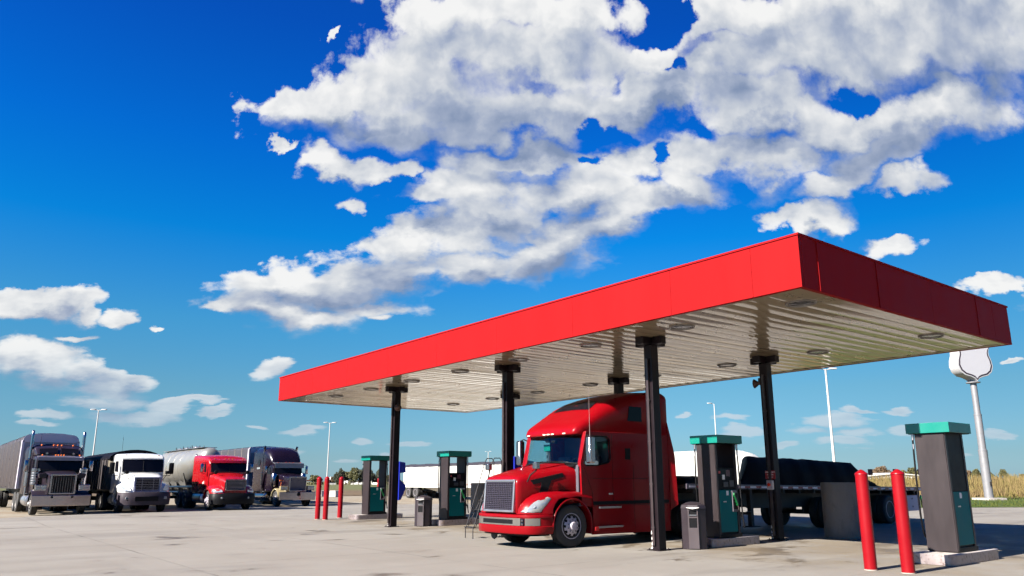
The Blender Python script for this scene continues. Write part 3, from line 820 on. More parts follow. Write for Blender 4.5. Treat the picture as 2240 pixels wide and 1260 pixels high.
bollard((*xy_of((825 - CX)/FPX*47.8, 49.5), 0), 1.84, 0.11, 'red bollard seen through the opening of the far left pump')

# ------------------------------------------------------------------ service bins
def bin_(loc, label):
    t = thing('waste_bin', label, 'waste bin', loc, R(38), 'grey service bins at the pump islands')
    oct_ = [(0.30*math.cos(R(22.5 + 45*k))*1.06, 0.30*math.sin(R(22.5 + 45*k))*1.06) for k in range(8)]
    GB = mat('bin_brown', (0.016, 0.011, 0.015), 0.5, var=0.25, vs=2)
    GP = mat('bin_panel', (0.045, 0.035, 0.039), 0.45, var=0.2, vs=2)
    MB().prism(oct_, 'z', 0.0, 0.93).build('body', GB, t, bevel=0.01)
    MB().loft([[(x*k, y*k, z) for x, y in oct_] for k, z in ((1.04, 0.932), (1.04, 0.96), (0.95, 1.02), (0.5, 1.08), (0.2, 1.095))]).build('lid', GB, t)
    f = MB().plate([(-0.118, 0.02), (0.118, 0.02), (0.118, 1.0), (-0.118, 1.0)], [[(-0.09, 0.50), (-0.09, 0.72), (0.09, 0.72), (0.09, 0.50)], [(-0.09, 0.76), (-0.09, 0.90), (0.09, 0.90), (0.09, 0.76)]], 'y', -0.312, -0.296).build('front_panel', GP, t, bevel=0.004)
    MB().box(-0.10, 0.10, -0.2955, -0.2945, 0.45, 0.92).build('opening', BLACK, f)
    MB().box(-0.085, 0.085, -0.34, -0.31, 0.785, 0.80).build('towel_slot', ALU, f)
    MB().loft([[(sx*w_, -0.30 - d_, z_) for sx, w_, d_, z_ in ((-1, 0.12, 0.0, 0.935), (1, 0.12, 0.0, 0.935), (1, 0.15, 0.07, 0.965), (0, 0.0, 0.09, 0.935 + 0.0), (-1, 0.15, 0.07, 0.965))], [(sx*w_, -0.30 - d_, z_) for sx, w_, d_, z_ in ((-1, 0.12, 0.0, 0.945), (1, 0.12, 0.0, 0.945), (1, 0.15, 0.07, 0.975), (0, 0.0, 0.09, 0.945), (-1, 0.15, 0.07, 0.975))]]).build('paper_towel', SIGN_W, t)
    return t
BN = bin_((-5.05, 2.76, 0), 'grey service bin beside the column and pump right of the red truck')
copy_tree(BN, 'grey service bin left of the red truck, between a column and a pump', loc=(-17.72, 2.86, 0))

# ------------------------------------------------------------------ blue windscreen wash stations on the columns
def wash(x, y, label):
    t = thing('wash_station', label, 'wash station', (x, y, 0.93), 0, 'blue windscreen wash stations on the columns')
    MB().prism([(0.0, 0.0), (0.10, 0.02), (0.30, 0.42), (0.27, 0.56), (0.05, 0.75), (0.04, 0.98), (0.28, 1.0), (0.25, 1.36), (0.0, 1.40)], 'x', -0.17, 0.17).build('cabinet', BLUE, t, bevel=0.015)
    for dx in (-0.08, 0.06):
        s_ = MB().cyl((dx, 0.16, 0.45), (dx, 0.42, 0.72), 0.012, n=8).build('squeegee', BLACK, t)
        MB().box(dx - 0.06, dx + 0.06, 0.13, 0.17, 0.42, 0.46).build('squeegee_head', BLACK, s_)
    return t
WS = wash(-18.1, 1.91, 'blue windscreen wash station on the left front column by the waste bin')
copy_tree(WS, 'blue windscreen wash station mostly hidden behind the red truck bonnet', loc=(-11.2, 1.91, 0.93))

# ------------------------------------------------------------------ concrete drums
DRUM = mat('drum_concrete', (0.1284, 0.1123, 0.1059), 0.85, var=0.35, vs=1.6, bump=0.5, bs=14, dirt=(0.09, 0.075, 0.07), dirt_lo=0.52, aniso=(1, 1, 0.5))
def drum(loc, r, label):
    t = thing('concrete_drum', label, 'drum', loc, 0, 'concrete drums behind the pumps')
    MB().lathe([(r, 0), (r, 1.49), (r*0.985, 1.525), (r*0.93, 1.53), (r*0.92, 1.50), (r*0.90, 1.44), (0, 1.44)], n=40).build('shell', DRUM, t)
    MB().lathe([(r*1.012, 0.72), (r*1.012, 0.735)], n=40).build('form_ring', DRUM, t)
    return t
drum((-4.55, 8.82, 0), 0.555, 'big dark concrete drum standing in front of the flatbed trailer')
drum((-22.35, 8.82, 0), 0.52, 'big concrete drum behind the ladder, left of the red truck grille')

# ------------------------------------------------------------------ rolling ladder
LB = mat('ladder_black', (0.0193, 0.0167, 0.018), 0.4, 0.3)
ld = thing('rolling_ladder', 'thin black tubular rolling ladder beside the red truck bumper', 'ladder', (-11.50, 0.62, 0), R(-8))
hw = 0.24
for sx in (-hw, hw):
    m = MB()
    m.tube([(sx, 0.000, 0.0), (sx, 0.000, 0.30), (sx, 0.030, 0.34)], 0.014, 8)
    m.tube([(sx, 0.018, 0.28), (sx, 0.630, 2.18), (sx, 0.690, 2.27), (sx, 0.870, 2.27), (sx, 0.930, 2.18), (sx, 0.930, 1.2)], 0.014, 8)
    m.tube([(sx, 0.090, 0.34), (sx, 0.570, 1.22), (sx, 0.900, 1.22), (sx, 0.930, 0.0)], 0.014, 8)
    m.tube([(sx, 0.210, 0.9), (sx, 0.270, 0.72), (sx, 0.372, 0.85)], 0.012, 8)
    m.tube([(sx, 0.930, 0.12), (sx, 0.450, 0.75)], 0.012, 8)
    m.build('side_rail', LB, ld)
for k in range(5):
    y, z = 0.02 + 0.15*k, 0.31 + 0.245*k
    MB().box(-hw, hw, y - 0.07, y + 0.09, z - 0.012, z + 0.012).build('step', LB, ld, bevel=0.004)
for sx in (-hw, hw):
    MB().lathe([(0.0, -0.02), (0.06, -0.02), (0.07, 0.0), (0.06, 0.02), (0.0, 0.02)], (sx, 0.97, 0.07), 'x', 16).build('wheel', RUBBER, ld)
# ------------------------------------------------------------------ wheels
RIM = mat('polished_rim', (0.34, 0.31, 0.35), 0.35, 0.25, var=0.15, vs=8)
RIMD = mat('dull_rim', (0.30, 0.28, 0.27), 0.5, 0.6, var=0.3, vs=6, dirt=(0.10, 0.08, 0.07))
_W = {}
def tyre_data(kind):
    """tyre and rim meshes, axle along x, outer face at +x"""
    if kind in _W:
        return _W[kind]
    Rr, w = 0.515, 0.29
    def tyre(off):
        p = [(0.30, -w/2 + 0.02), (0.34, -w/2), (0.44, -w/2 - 0.005), (0.495, -w/2 + 0.015), (Rr, -w/2 + 0.04)]
        for g_ in (-0.07, -0.02, 0.03, 0.075):
            p += [(Rr, g_ - 0.010), (Rr - 0.014, g_ - 0.008), (Rr - 0.014, g_ + 0.002), (Rr, g_ + 0.004)]
        p += [(Rr, w/2 - 0.04), (0.495, w/2 - 0.015), (0.44, w/2 + 0.005), (0.34, w/2), (0.30, w/2 - 0.02)]
        return [(r, x + off) for r, x in p]
    m = MB()
    m.lathe(tyre(-w/2), axis='x', n=40)
    if kind == 'dual':
        m.lathe(tyre(-w*1.5 - 0.03), axis='x', n=40)
    t = m.build('wheel', RUBBER, ang=40)
    m = MB()
    if kind == 'front':
        m.lathe([(0.31, -0.20), (0.31, -0.012), (0.295, -0.008), (0.285, -0.03), (0.27, -0.04), (0.17, 0.02), (0.15, 0.025), (0.115, 0.03), (0.105, 0.075), (0.085, 0.10), (0.0, 0.105)], axis='x', n=40)
        rr_, hx = 0.222, -0.005
    else:
        m.lathe([(0.31, -0.26), (0.31, -0.012), (0.295, -0.008), (0.28, -0.03), (0.26, -0.15), (0.17, -0.18), (0.13, -0.17), (0.12, -0.06), (0.10, -0.03), (0.0, -0.025)], axis='x', n=40)
        rr_, hx = 0.215, -0.165
    for k in range(10):
        a = 2*math.pi*k/10
        y, z = rr_*math.cos(a), rr_*math.sin(a)
        m.lathe([(0.0, hx + 0.012), (0.033, hx + 0.012), (0.034, hx - 0.02), (0.0, hx - 0.02)], (0, y, z), 'x', 12, m=1)
        y, z = 0.145*math.cos(a + 0.3), 0.145*math.sin(a + 0.3)
        m.lathe([(0.0, 0.055 if kind == 'front' else -0.135), (0.014, 0.05 if kind == 'front' else -0.14), (0.016, 0.0 if kind == 'front' else -0.19)], (0, y, z), 'x', 8, m=2)
    r = m.build('rim', [RIM, BLACK, CHROME], ang=35)
    _W[kind] = (t.data, r.data)
    bpy.data.objects.remove(t); bpy.data.objects.remove(r)
    return _W[kind]
_dull = {}
def wheel(parent, x, y, z, kind='front', rim=None, turn=0.0):
    """x is where the outer face lies; the sign of x says which side of the vehicle"""
    td, rd = tyre_data(kind)
    if rim is not None:
        if (kind, rim.name) not in _dull:
            q = rd.copy(); q.materials[0] = rim; q.materials[2] = rim
            _dull[(kind, rim.name)] = q
        rd = _dull[(kind, rim.name)]
    o = use('wheel', td, parent, (x, y, z), (0, 0, (math.pi if x < 0 else 0) + turn))
    use('rim', rd, o)
    return o
def tandem(parent, ys, hw, z=0.515, rim=None):
    for y in ys:
        for sx in (-1, 1):
            wheel(parent, sx*hw, y, z, 'dual', rim)
    for y in ys:
        m = MB().cyl((-hw + 0.3, y, z), (hw - 0.3, y, z), 0.08, n=10)
        m.box(-0.5, -0.42, y - 0.5, y + 0.5, z, z + 0.18).box(0.42, 0.5, y - 0.5, y + 0.5, z, z + 0.18)
        m.build('axle', DARKM, parent)
def mirror(parent, c, sx, size=(0.11, 0.10, 0.33), shell=CHROME, arm=None):
    x, y, z = c
    a, b, h_ = size
    pts = [(-1, -0.55), (-0.6, -1), (0.6, -1), (1, -0.55), (1, 0.9), (-1, 0.9)]
    o = MB().loft([[(x + px*a*k, y + py*b*(0.7 if k < 1 else 1), z + zz*h_) for px, py in pts] for k, zz in ((0.75, -1), (1.0, -0.9), (1.0, 0.9), (0.75, 1))]).build('mirror', shell, parent, bevel=0.012)
    MB().box(x - a*0.85, x + a*0.85, y + b*0.91, y + b*0.95, z - h_*0.88, z + h_*0.88).build('mirror_glass', DGLASS, o)
    if arm:
        MB().tube(arm, 0.018, 8).build('mirror_arm', BLACK, o)
    return o

# ------------------------------------------------------------------ the red truck under the canopy
TX = -8.35
tr = thing('semi_truck', 'glossy red sleeper cab truck parked nose out under the canopy', 'truck', (TX, 0, 0))
PAINT = RED_GEL
# bonnet
secs = []
for y, hw, zb, zt, r, cr in ((-0.63, 0.645, 0.84, 1.60, 0.10, 0.015), (-0.60, 0.68, 0.84, 1.665, 0.12, 0.03), (-0.50, 0.72, 0.84, 1.725, 0.15, 0.04), (-0.2, 0.785, 0.9, 1.80, 0.19, 0.05), (0.2, 0.86, 0.95, 1.87, 0.22, 0.06), (0.6, 0.935, 1.0, 1.935, 0.24, 0.07), (0.95, 1.0, 1.05, 1.985, 0.25, 0.08), (1.10, 1.03, 1.05, 2.0, 0.25, 0.08)):
    secs.append([(x, y, z) for x, z in rrect(hw, zb, zt, r, 0.02, cr)])
hood = MB().loft(secs).build('bonnet', PAINT, tr, ang=50)
m = MB()
for sx in (-1, 1):                                   # raised crease lines along the bonnet top
    m.tube([(sx*0.40, -0.50, 1.735), (sx*0.46, -0.1, 1.825), (sx*0.56, 0.4, 1.93), (sx*0.66, 0.95, 2.03)], [0.004, 0.02, 0.022, 0.01], 8)
m.build('bonnet_crease', PAINT, hood)
for sx in (-1, 1):
    m = MB()
    pl = [(-0.28, 1.62), (0.62, 1.80), (0.66, 1.70), (0.30, 1.62), (0.16, 1.26), (-0.06, 1.20), (0.03, 1.57), (-0.20, 1.52)]
    def hx(y): return float(np.interp(y, [-0.6, -0.2, 0.2, 0.6, 1.0], [0.68, 0.785, 0.86, 0.935, 1.0]))
    tri = tessellate_polygon([[Vector((p[0], p[1], 0)) for p in pl]])
    n_ = len(pl)
    vs = [(sx*(hx(p[0]) - 0.02), p[0], p[1]) for p in pl] + [(sx*(hx(p[0]) + 0.014), p[0], p[1]) for p in pl]
    m.add(vs, [tuple(t) for t in tri] + [tuple(i + n_ for i in t) for t in tri] + [(i, (i+1) % n_, (i+1) % n_ + n_, i + n_) for i in range(n_)])
    m.build('side_vent', BLACK, hood)
# fenders: profile in (y, z) swept outwards, with the wheel arch cut out
def fender(sx):
    ac, ar = (0.71, 0.52), 0.635
    secs = []
    for x, fy, dz in ((0.60, -0.615, 0.0), (0.80, -0.60, 0.0), (0.96, -0.53, -0.005), (1.08, -0.38, -0.02), (1.16, -0.19, -0.05), (1.205, -0.02, -0.10), (1.215, 0.06, -0.14)):
        f = fy
        top = [(f, 0.825), (f + 0.01, 0.93), (f + 0.07, 1.05), (f + 0.19, 1.17), (f + 0.36, 1.27 + dz*0.5), (f + 0.6, 1.335 + dz)]
        top += [(max(0.62, f + 0.75), 1.365 + dz), (0.95, 1.36 + dz), (1.2, 1.33 + dz), (1.39, 1.28 + dz*0.8), (1.40, 1.0), (1.40, 0.30)]
        a0, a1 = math.atan2(0.30 - ac[1], 0.0 + 0.60), None
        arch = []
        st = math.asin((0.32 - ac[1])/ar); en = math.pi - math.asin((0.825 - ac[1])/ar)
        for k in range(13):
            a = st + (en - st)*k/12
            arch.append((ac[0] + ar*math.cos(a), ac[1] + ar*math.sin(a)))
        secs.append([(sx*x, p[0], p[1]) for p in top + arch])
    o = MB().loft(secs, cap=False).build('fender', PAINT, tr, ang=42)
    m = MB()
    lip = [(sx*1.205, ac[0] + (ar + 0.01)*math.cos(a), ac[1] + (ar + 0.01)*math.sin(a)) for a in np.linspace(math.asin((0.34 - ac[1])/ar), math.pi - math.asin((0.45 - ac[1])/ar), 22)]
    m.tube(lip, 0.024, 8)
    m.build('arch_lip', PAINT, o)
    # dark wheel housing
    m = MB()
    ring = lambda x: [(sx*x, ac[0] + (ar + 0.004)*math.cos(a), ac[1] + (ar + 0.004)*math.sin(a)) for a in np.linspace(-0.3, math.pi + 0.3, 16)]
    m.loft([ring(0.5), ring(1.19)], cap=False, closed=False)
    m.box(min(sx*0.48, sx*0.5), max(sx*0.48, sx*0.5), 0.0, 1.4, 0.35, 1.2)
    m.build('wheel_housing', BLACK, o)
    # headlamp: a swept-back clear lens on the fender front
    P_ = [(0.80, -0.605, 0.865), (0.92, -0.56, 0.86), (1.05, -0.435, 0.86), (1.135, -0.265, 0.87), (1.165, -0.09, 1.04), (1.165, 0.06, 1.175), (1.10, 0.0, 1.215), (1.02, -0.13, 1.205), (0.92, -0.33, 1.10), (0.84, -0.50, 0.97)]
    c = Vector((1.02, -0.37, 1.03)); nv = Vector((0.45, -0.70, 0.55)).normalized()
    outer = [Vector(p) + nv*0.020 for p in P_]; inner = [Vector(p) - nv*0.05 for p in P_]
    cen = c + nv*0.05
    mid = [cen.lerp(p, 0.55) + nv*0.008 for p in outer]
    fx = lambda q: [(sx*p.x, p.y, p.z) for p in q]
    m = MB(); m.loft([fx(inner), fx(outer), fx(mid)], cap=False)
    k = len(P_)
    m.add(fx(mid) + fx([cen]), [(i, (i+1) % k, k) for i in range(k)])
    hl = m.build('headlight', LENS, tr, ang=60)
    m = MB()
    for (bx_, by, bz, br) in ((1.03, -0.37, 0.975, 0.05),):
        m.lathe([(0.0, 0.0), (br, 0.012), (br*0.9, 0.03), (0.0, 0.034)], n=16)
        nn = 16*4
        M3 = nv.to_track_quat('Z', 'Y').to_matrix()
        for q in range(len(m.v) - nn, len(m.v)):
            p = M3 @ Vector(m.v[q]) + Vector((bx_, by, bz)) + nv*0.022
            m.v[q] = (sx*p.x, p.y, p.z)
    m.build('bulb', LENS, hl)
for sx in (-1, 1):
    fender(sx)
# bumper
bp = [(-1.205, 0.06), (-1.20, -0.12), (-1.17, -0.30), (-1.09, -0.46), (-0.95, -0.575), (-0.7, -0.645), (-0.3, -0.675), (0, -0.68), (0.3, -0.675), (0.7, -0.645), (0.95, -0.575), (1.09, -0.46), (1.17, -0.30), (1.20, -0.12), (1.205, 0.06)]
def sweep(path, prof):
    """prof: (outward, z) closed outline carried along a plan path"""
    secs = []
    for i, p in enumerate(path):
        a, b = Vector(path[max(i-1, 0)]), Vector(path[min(i+1, len(path)-1)])
        t = (b - a).normalized(); n = Vector((t.y, -t.x))
        secs.append([(p[0] + n.x*o, p[1] + n.y*o, z) for o, z in prof])
    return secs
bumper = MB().loft(sweep(bp, [(-0.10, 0.35), (0.0, 0.36), (0.022, 0.40), (0.022, 0.53), (0.008, 0.545), (0.008, 0.735), (0.022, 0.75), (0.016, 0.80), (-0.02, 0.815), (-0.10, 0.815)])).build('bumper', PAINT, tr, ang=40)
def sub(path, x0, x1):
    xs = [p[0] for p in path]; out = [(x0, float(np.interp(x0, xs, [p[1] for p in path])))]
    out += [p for p in path if x0 + 0.02 < p[0] < x1 - 0.02]
    return out + [(x1, float(np.interp(x1, xs, [p[1] for p in path])))]
SILV = mat('bumper_silver', (0.10, 0.095, 0.085), 0.4, 0.4, var=0.12)
MB().loft(sweep(sub(bp, -1.12, 0.80), [(0.0, 0.553), (0.017, 0.556), (0.017, 0.726), (0.0, 0.73)])).build('bumper_insert', SILV, bumper)
MB().loft(sweep(sub(bp, 0.93, 1.165), [(0.0, 0.553), (0.017, 0.556), (0.017, 0.726), (0.0, 0.73)])).build('bumper_insert', SILV, bumper)
MB().loft(sweep(sub(bp, -0.66, 0.56), [(0.0, 0.59), (0.022, 0.592), (0.022, 0.69), (0.0, 0.692)])).build('lower_intake', BLACK, bumper)
fl_ = MB().loft(sweep(sub(bp, 0.805, 0.925), [(0.0, 0.553), (0.014, 0.556), (0.014, 0.726), (0.0, 0.73)])).build('fog_light', DGLASS, bumper)
m = MB()
for z in (0.60, 0.68):
    m.lathe([(0.0, -0.022), (0.03, -0.018), (0.036, 0.0)], (0.875, -0.625, z), 'y', 14)
m.build('lamp', CHROME, fl_)
MB().loft(sweep(bp, [(-0.3, 0.40), (-0.16, 0.31), (-0.13, 0.31), (-0.13, 0.36), (-0.3, 0.42)])).build('air_dam', BLACK, bumper)
# grille
def gy(z): return float(np.interp(z, [0.87, 1.64], [-0.715, -0.655]))
gr = MB()
for (x0, x1, z0, z1) in ((-0.62, 0.62, 0.86, 0.915), (-0.62, 0.62, 1.585, 1.64), (-0.62, -0.565, 0.915, 1.585), (0.565, 0.62, 0.915, 1.585)):
    gr.add([(x0, gy(z0), z0), (x1, gy(z0), z0), (x1, gy(z0) + 0.08, z0), (x0, gy(z0) + 0.08, z0), (x0, gy(z1), z1), (x1, gy(z1), z1), (x1, gy(z1) + 0.08, z1), (x0, gy(z1) + 0.08, z1)],
           [(0,3,2,1),(4,5,6,7),(0,1,5,4),(1,2,6,5),(2,3,7,6),(3,0,4,7)])
gr = gr.build('grille', ALU, tr, bevel=0.012)
m = MB()
GRM = mat('grille_mesh', (0.022, 0.018, 0.03), 0.45, 0.0, var=0.2)
for k in range(16):
    x = -0.55 + 1.10*k/15
    m.tube([(x, gy(0.91) + 0.010, 0.91), (x, gy(1.59) + 0.010, 1.59)], 0.010, 6)
for k in range(15):
    z = 0.935 + 0.63*k/14
    m.tube([(-0.565, gy(z) + 0.010, z), (0.565, gy(z) + 0.010, z)], 0.010, 6)
m.build('grille_bars', GRM, gr)
m = MB(); m.loft([[(x, gy(z) + 0.018, z) for x, z in ((-0.565, 0.915), (0.565, 0.915), (0.565, 1.585), (-0.565, 1.585))], [(x, -0.6, z) for x, z in ((-0.565, 0.915), (0.565, 0.915), (0.565, 1.585), (-0.565, 1.585))]])
m.build('grille_backing', BLACK, gr)
# cab sides with window openings
win = [(1.15, 2.03), (1.26, 2.67), (1.33, 2.735), (1.96, 2.735), (2.07, 2.66), (2.09, 2.15), (2.01, 2.06), (1.62, 1.99), (1.2, 1.985)]
side_o = [(1.06, 1.0), (1.40, 0.96), (1.40, 0.28), (4.38, 0.26), (4.40, 2.86), (1.235, 2.86), (1.03, 2.04)]
cab = None
for sx in (-1, 1):
    a0, a1 = sorted((sx*1.13, sx*1.19))
    w_ = MB().plate(side_o, [win], 'x', a0, a1).build('cab_side', PAINT, tr, bevel=0.01)
    w_m = MB().prism([(y, z) for y, z in win], 'x', sx*1.150, sx*1.155).build('side_window', GLASS, w_)
    m = MB(); lp = [(sx*1.192, y, z) for y, z in win]; m.tube(lp + lp[:2], 0.020, 6); m.build('window_rubber', BLACK, w_)
    m = MB()
    for pth in ([(1.42, 1.0), (1.42, 1.3), (1.13, 1.98)], [(2.16, 0.98), (2.16, 2.80)], [(1.42, 0.98), (2.16, 0.98)], [(2.95, 0.35), (2.95, 2.0)], [(1.42, 1.66), (4.3, 1.66)], [(3.6, 0.3), (3.6, 0.98)], [(1.5, 0.98), (4.36, 0.98)]):
        m.tube([(sx*1.190, y, z) for y, z in pth], 0.006, 5)
    m.build('panel_seam', BLACK, w_)
    MB().box(min(sx*1.19, sx*1.215), max(sx*1.19, sx*1.215), 2.0, 2.13, 1.25, 1.29).build('door_handle', ALU, w_, bevel=0.006)
    sl = MB().box(min(sx*1.19, sx*1.196), max(sx*1.19, sx*1.196), 2.65, 2.85, 2.15, 2.45).build('sleeper_vent', BLACK, w_)
    m = MB()
    for z, ya, yb in ((0.93, 1.62, 2.42), (0.45, 1.58, 2.46)):
        m.box(min(sx*1.19, sx*1.24), max(sx*1.19, sx*1.24), ya, yb, z - 0.02, z + 0.025)
    m.build('step', ALU, w_, bevel=0.008)
    MB().box(min(sx*1.192, sx*1.25), max(sx*1.192, sx*1.25), 1.44, 1.57, 0.37, 0.47).build('marker_lamp', mat('marker_red', (0.5, 0.02, 0.02), 0.25), w_, bevel=0.01)
    # extender behind the sleeper
    MB().loft([[(sx*(xa + o), y, z) for xa, y, z in ((1.19, 4.405, 0.80), (1.265, 4.64, 0.95), (1.255, 4.60, 2.3), (1.19, 4.405, 3.2))] for o in (0.0, -0.03)]).build('side_extender', PAINT, w_)
    MB().box(min(sx*1.191, sx*1.197), max(sx*1.191, sx*1.197), 1.44, 4.34, 1.0, 1.09).build('skirt_shade_strip', BLACK, w_)  # black strip painted for the shade in the recess above the skirt
# back wall, cab floor and dash
MB().box(-1.125, 1.125, 4.30, 4.37, 0.95, 3.3).build('rear_wall', PAINT, tr)
INT = mat('cab_interior', (0.05, 0.045, 0.06), 0.8, var=0.3)
cb_ = MB(); cb_.box(-1.12, 1.12, 1.02, 4.28, 0.98, 1.05); cb_.box(-1.12, 1.12, 2.55, 2.62, 1.05, 2.8)
ci = cb_.build('cab_interior', INT, tr)
MB().loft([[(x, y, z) for y, z in ((1.02, 1.3), (1.40, 1.3), (1.45, 1.90), (1.25, 2.0), (1.02, 2.0))] for x in (-1.1, 1.1)]).build('dashboard', INT, ci, bevel=0.02)
for sx in (-1, 1):
    MB().box(sx*0.55 - 0.26, sx*0.55 + 0.26, 2.0, 2.15, 1.25, 2.25).box(sx*0.55 - 0.26, sx*0.55 + 0.26, 1.6, 2.0, 1.25, 1.42).build('seat', INT, ci, bevel=0.04)
wh = [(0.55 + 0.22*math.cos(a), 1.52 - 0.06*math.sin(a), 1.98 + 0.2*math.sin(a)) for a in np.linspace(0, 2*math.pi, 20)]
MB().tube(wh, 0.016, 8).tube([(0.33, 1.52, 1.98), (0.77, 1.52, 1.98)], 0.014, 6).build('steering_wheel', BLACK, ci)
MB().box(-0.36, -0.22, 1.10, 1.18, 2.0, 2.055).build('dash_item', mat('blue_card', (0.02, 0.2, 0.6), 0.5), ci)
MB().box(-0.75, -0.45, 1.12, 1.24, 2.0, 2.06).box(-0.2, 0.0, 1.12, 1.24, 2.0, 2.04).build('dash_clutter', BLACK, ci)
# windscreen and pillars
rows = []
for t in np.linspace(0, 1, 6):
    row = []
    for xx in np.linspace(-1, 1, 15):
        hw = 1.055 - 0.01*t
        yb, yt = 0.90 + 0.16*xx**2, 1.10 + 0.16*xx**2
        zb = 2.03 + 0.045*(1 - xx**2)
        row.append((xx*hw, yb + (yt - yb)*t, zb + (2.80 - zb)*t))
    rows.append(row)
ws = MB().loft(rows, cap=False, closed=False).build('windscreen', GLASS, tr)
m = MB(); m.tube([(p[0], p[1] - 0.003, p[2]) for p in rows[0]], 0.020, 6); m.tube([(p[0], p[1] - 0.01, p[2]) for p in rows[-1]], 0.03, 6)
m.build('windscreen_rubber', BLACK, ws)
m = MB()
for sx in (-1, 1):
    m.tube([(sx*0.25 - 0.15, 0.90, 2.085), (sx*0.25 + 0.45, 0.905, 2.10)], 0.010, 6)
    m.tube([(sx*0.25 - 0.15, 0.87, 2.07), (sx*0.25 + 0.1, 0.895, 2.10)], 0.012, 6)
m.build('wiper', BLACK, ws)
for sx in (-1, 1):
    MB().loft([[(sx*1.045, 1.04, 1.96), (sx*1.11, 1.10, 1.96), (sx*1.18, 1.16, 1.96), (sx*1.185, 1.06, 1.96), (sx*1.13, 1.02, 1.96)], [(sx*1.045, 1.245, 2.84), (sx*1.11, 1.30, 2.84), (sx*1.16, 1.34, 2.84), (sx*1.165, 1.25, 2.84), (sx*1.10, 1.225, 2.84)]]).build('windscreen_pillar', PAINT, tr, ang=50)
MB().tube([(-0.03, 1.14, 2.62), (0.13, 1.14, 2.62)], 0.05, 10).lathe([(0.0, -0.03), (0.09, -0.02), (0.09, 0.02), (0.0, 0.03)], (-0.3, 1.2, 2.70), 'y', 16).build('inner_mirror', BLACK, ci)
MB().loft([[(sx*1.0, 0.92 + 0.0, 1.96) for sx in (-1, 1)] + [(1.04, 1.1, 2.03), (-1.04, 1.1, 2.03)], [(sx*1.0, 0.96, 2.0) for sx in (-1, 1)] + [(1.04, 1.12, 2.06), (-1.04, 1.12, 2.06)]]).build('cowl', BLACK, tr)
# roof fairing
secs = []
for y, hw, zb, zt, r, cr in ((0.985, 0.90, 2.795, 2.835, 0.02, 0.0), (1.00, 0.97, 2.78, 2.90, 0.06, 0.01), (1.08, 1.04, 2.775, 3.00, 0.12, 0.02), (1.25, 1.08, 2.78, 3.11, 0.16, 0.03), (1.45, 1.11, 2.80, 3.23, 0.20, 0.04), (1.70, 1.13, 2.81, 3.39, 0.25, 0.05), (2.0, 1.15, 2.82, 3.58, 0.30, 0.055), (2.4, 1.17, 2.83, 3.76, 0.32, 0.055), (2.9, 1.185, 2.83, 3.91, 0.30, 0.05), (3.5, 1.195, 2.83, 4.02, 0.26, 0.045), (4.1, 1.195, 2.83, 4.06, 0.22, 0.04), (4.32, 1.19, 2.83, 4.05, 0.20, 0.035), (4.42, 1.17, 2.84, 4.01, 0.18, 0.03)):
    secs.append([(x, y, z) for x, z in rrect(hw, zb, zt, r, 0.02, cr, n=7)])
roof = MB().loft(secs).build('roof_fairing', PAINT, tr, ang=55)
m = MB()
zs = lambda y: float(np.interp(y, [1.25, 1.45, 1.70, 2.0, 2.4], [3.14, 3.27, 3.44, 3.635, 3.815])) + 0.006
rws = [[(x, y, zs(y) - 0.05*(x/1.05)**2) for x in np.linspace(-w_, w_, 9)] for y, w_ in ((1.78, 0.72), (1.93, 0.72), (2.08, 0.68), (2.25, 0.58))]
m.loft(rws, cap=False, closed=False)
m.build('skylight', DGLASS, roof)
for sx in (-1, 1):
    m = MB(); m.prism([(2.78, 3.18), (3.34, 3.18), (3.34, 3.58), (2.86, 3.58)], 'x', sx*1.192, sx*1.202); m.build('sleeper_window', DGLASS, roof, bevel=0.003)
m = MB()
for x in (-0.85, -0.17, 0.0, 0.17, 0.62):
    m.box(x - 0.055, x + 0.055, 0.962 + 0.02*abs(x), 0.99, 2.80, 2.825)
m.build('marker_lamps', mat('marker_clear', (0.7, 0.62, 0.5), 0.2), roof)
# mirrors
mirror(tr, (1.43, 1.14, 2.37), 1, (0.105, 0.09, 0.335), CHROME, [(1.17, 1.25, 2.68), (1.30, 1.17, 2.74), (1.43, 1.15, 2.70)])
mirror(tr, (-1.43, 1.14, 2.37), -1, (0.105, 0.09, 0.335), CHROME, [(-1.17, 1.25, 2.68), (-1.30, 1.17, 2.74), (-1.43, 1.15, 2.70)])
MB().tube([(1.43, 1.14, 2.70), (1.425, 1.14, 3.95)], [0.008, 0.004], 6).build('aerial', mat('aerial_white', (0.14, 0.1, 0.1), 0.4), tr)
for sx in (-1, 1):
    mirror(tr, (sx*0.99, -0.28, 1.97), sx, (0.085, 0.07, 0.085), CHROME, [(sx*0.80, -0.40, 1.58), (sx*0.86, -0.36, 1.74), (sx*0.97, -0.26, 1.86), (sx*0.99, -0.27, 1.90)])
# running gear
wheel(tr, 1.17, 0.71, 0.515, 'front', turn=R(-2)); wheel(tr, -1.17, 0.71, 0.515, 'front', turn=R(-2))
m = MB(); m.box(-0.55, -0.42, -0.3, 7.6, 0.62, 0.88).box(0.42, 0.55, -0.3, 7.6, 0.62, 0.88).cyl((-1.0, 0.71, 0.5), (1.0, 0.71, 0.5), 0.09, n=10).box(-0.42, 0.42, 0.3, 1.5, 0.35, 0.95)
m.box(-0.5, 0.5, 5.4, 6.7, 0.95, 1.18)
m.build('chassis', DARKM, tr)
tandem(tr, (5.55, 6.87), 1.21)
for sx in (-1, 1):
    MB().cyl((sx*0.86, 2.6, 0.62), (sx*0.86, 4.2, 0.62), 0.30, n=24).build('fuel_tank', ALU, tr)
    MB().box(sx*0.9 - 0.28, sx*0.9 + 0.28, 7.55, 7.58, 0.25, 1.0).build('mudflap', BLACK, tr)
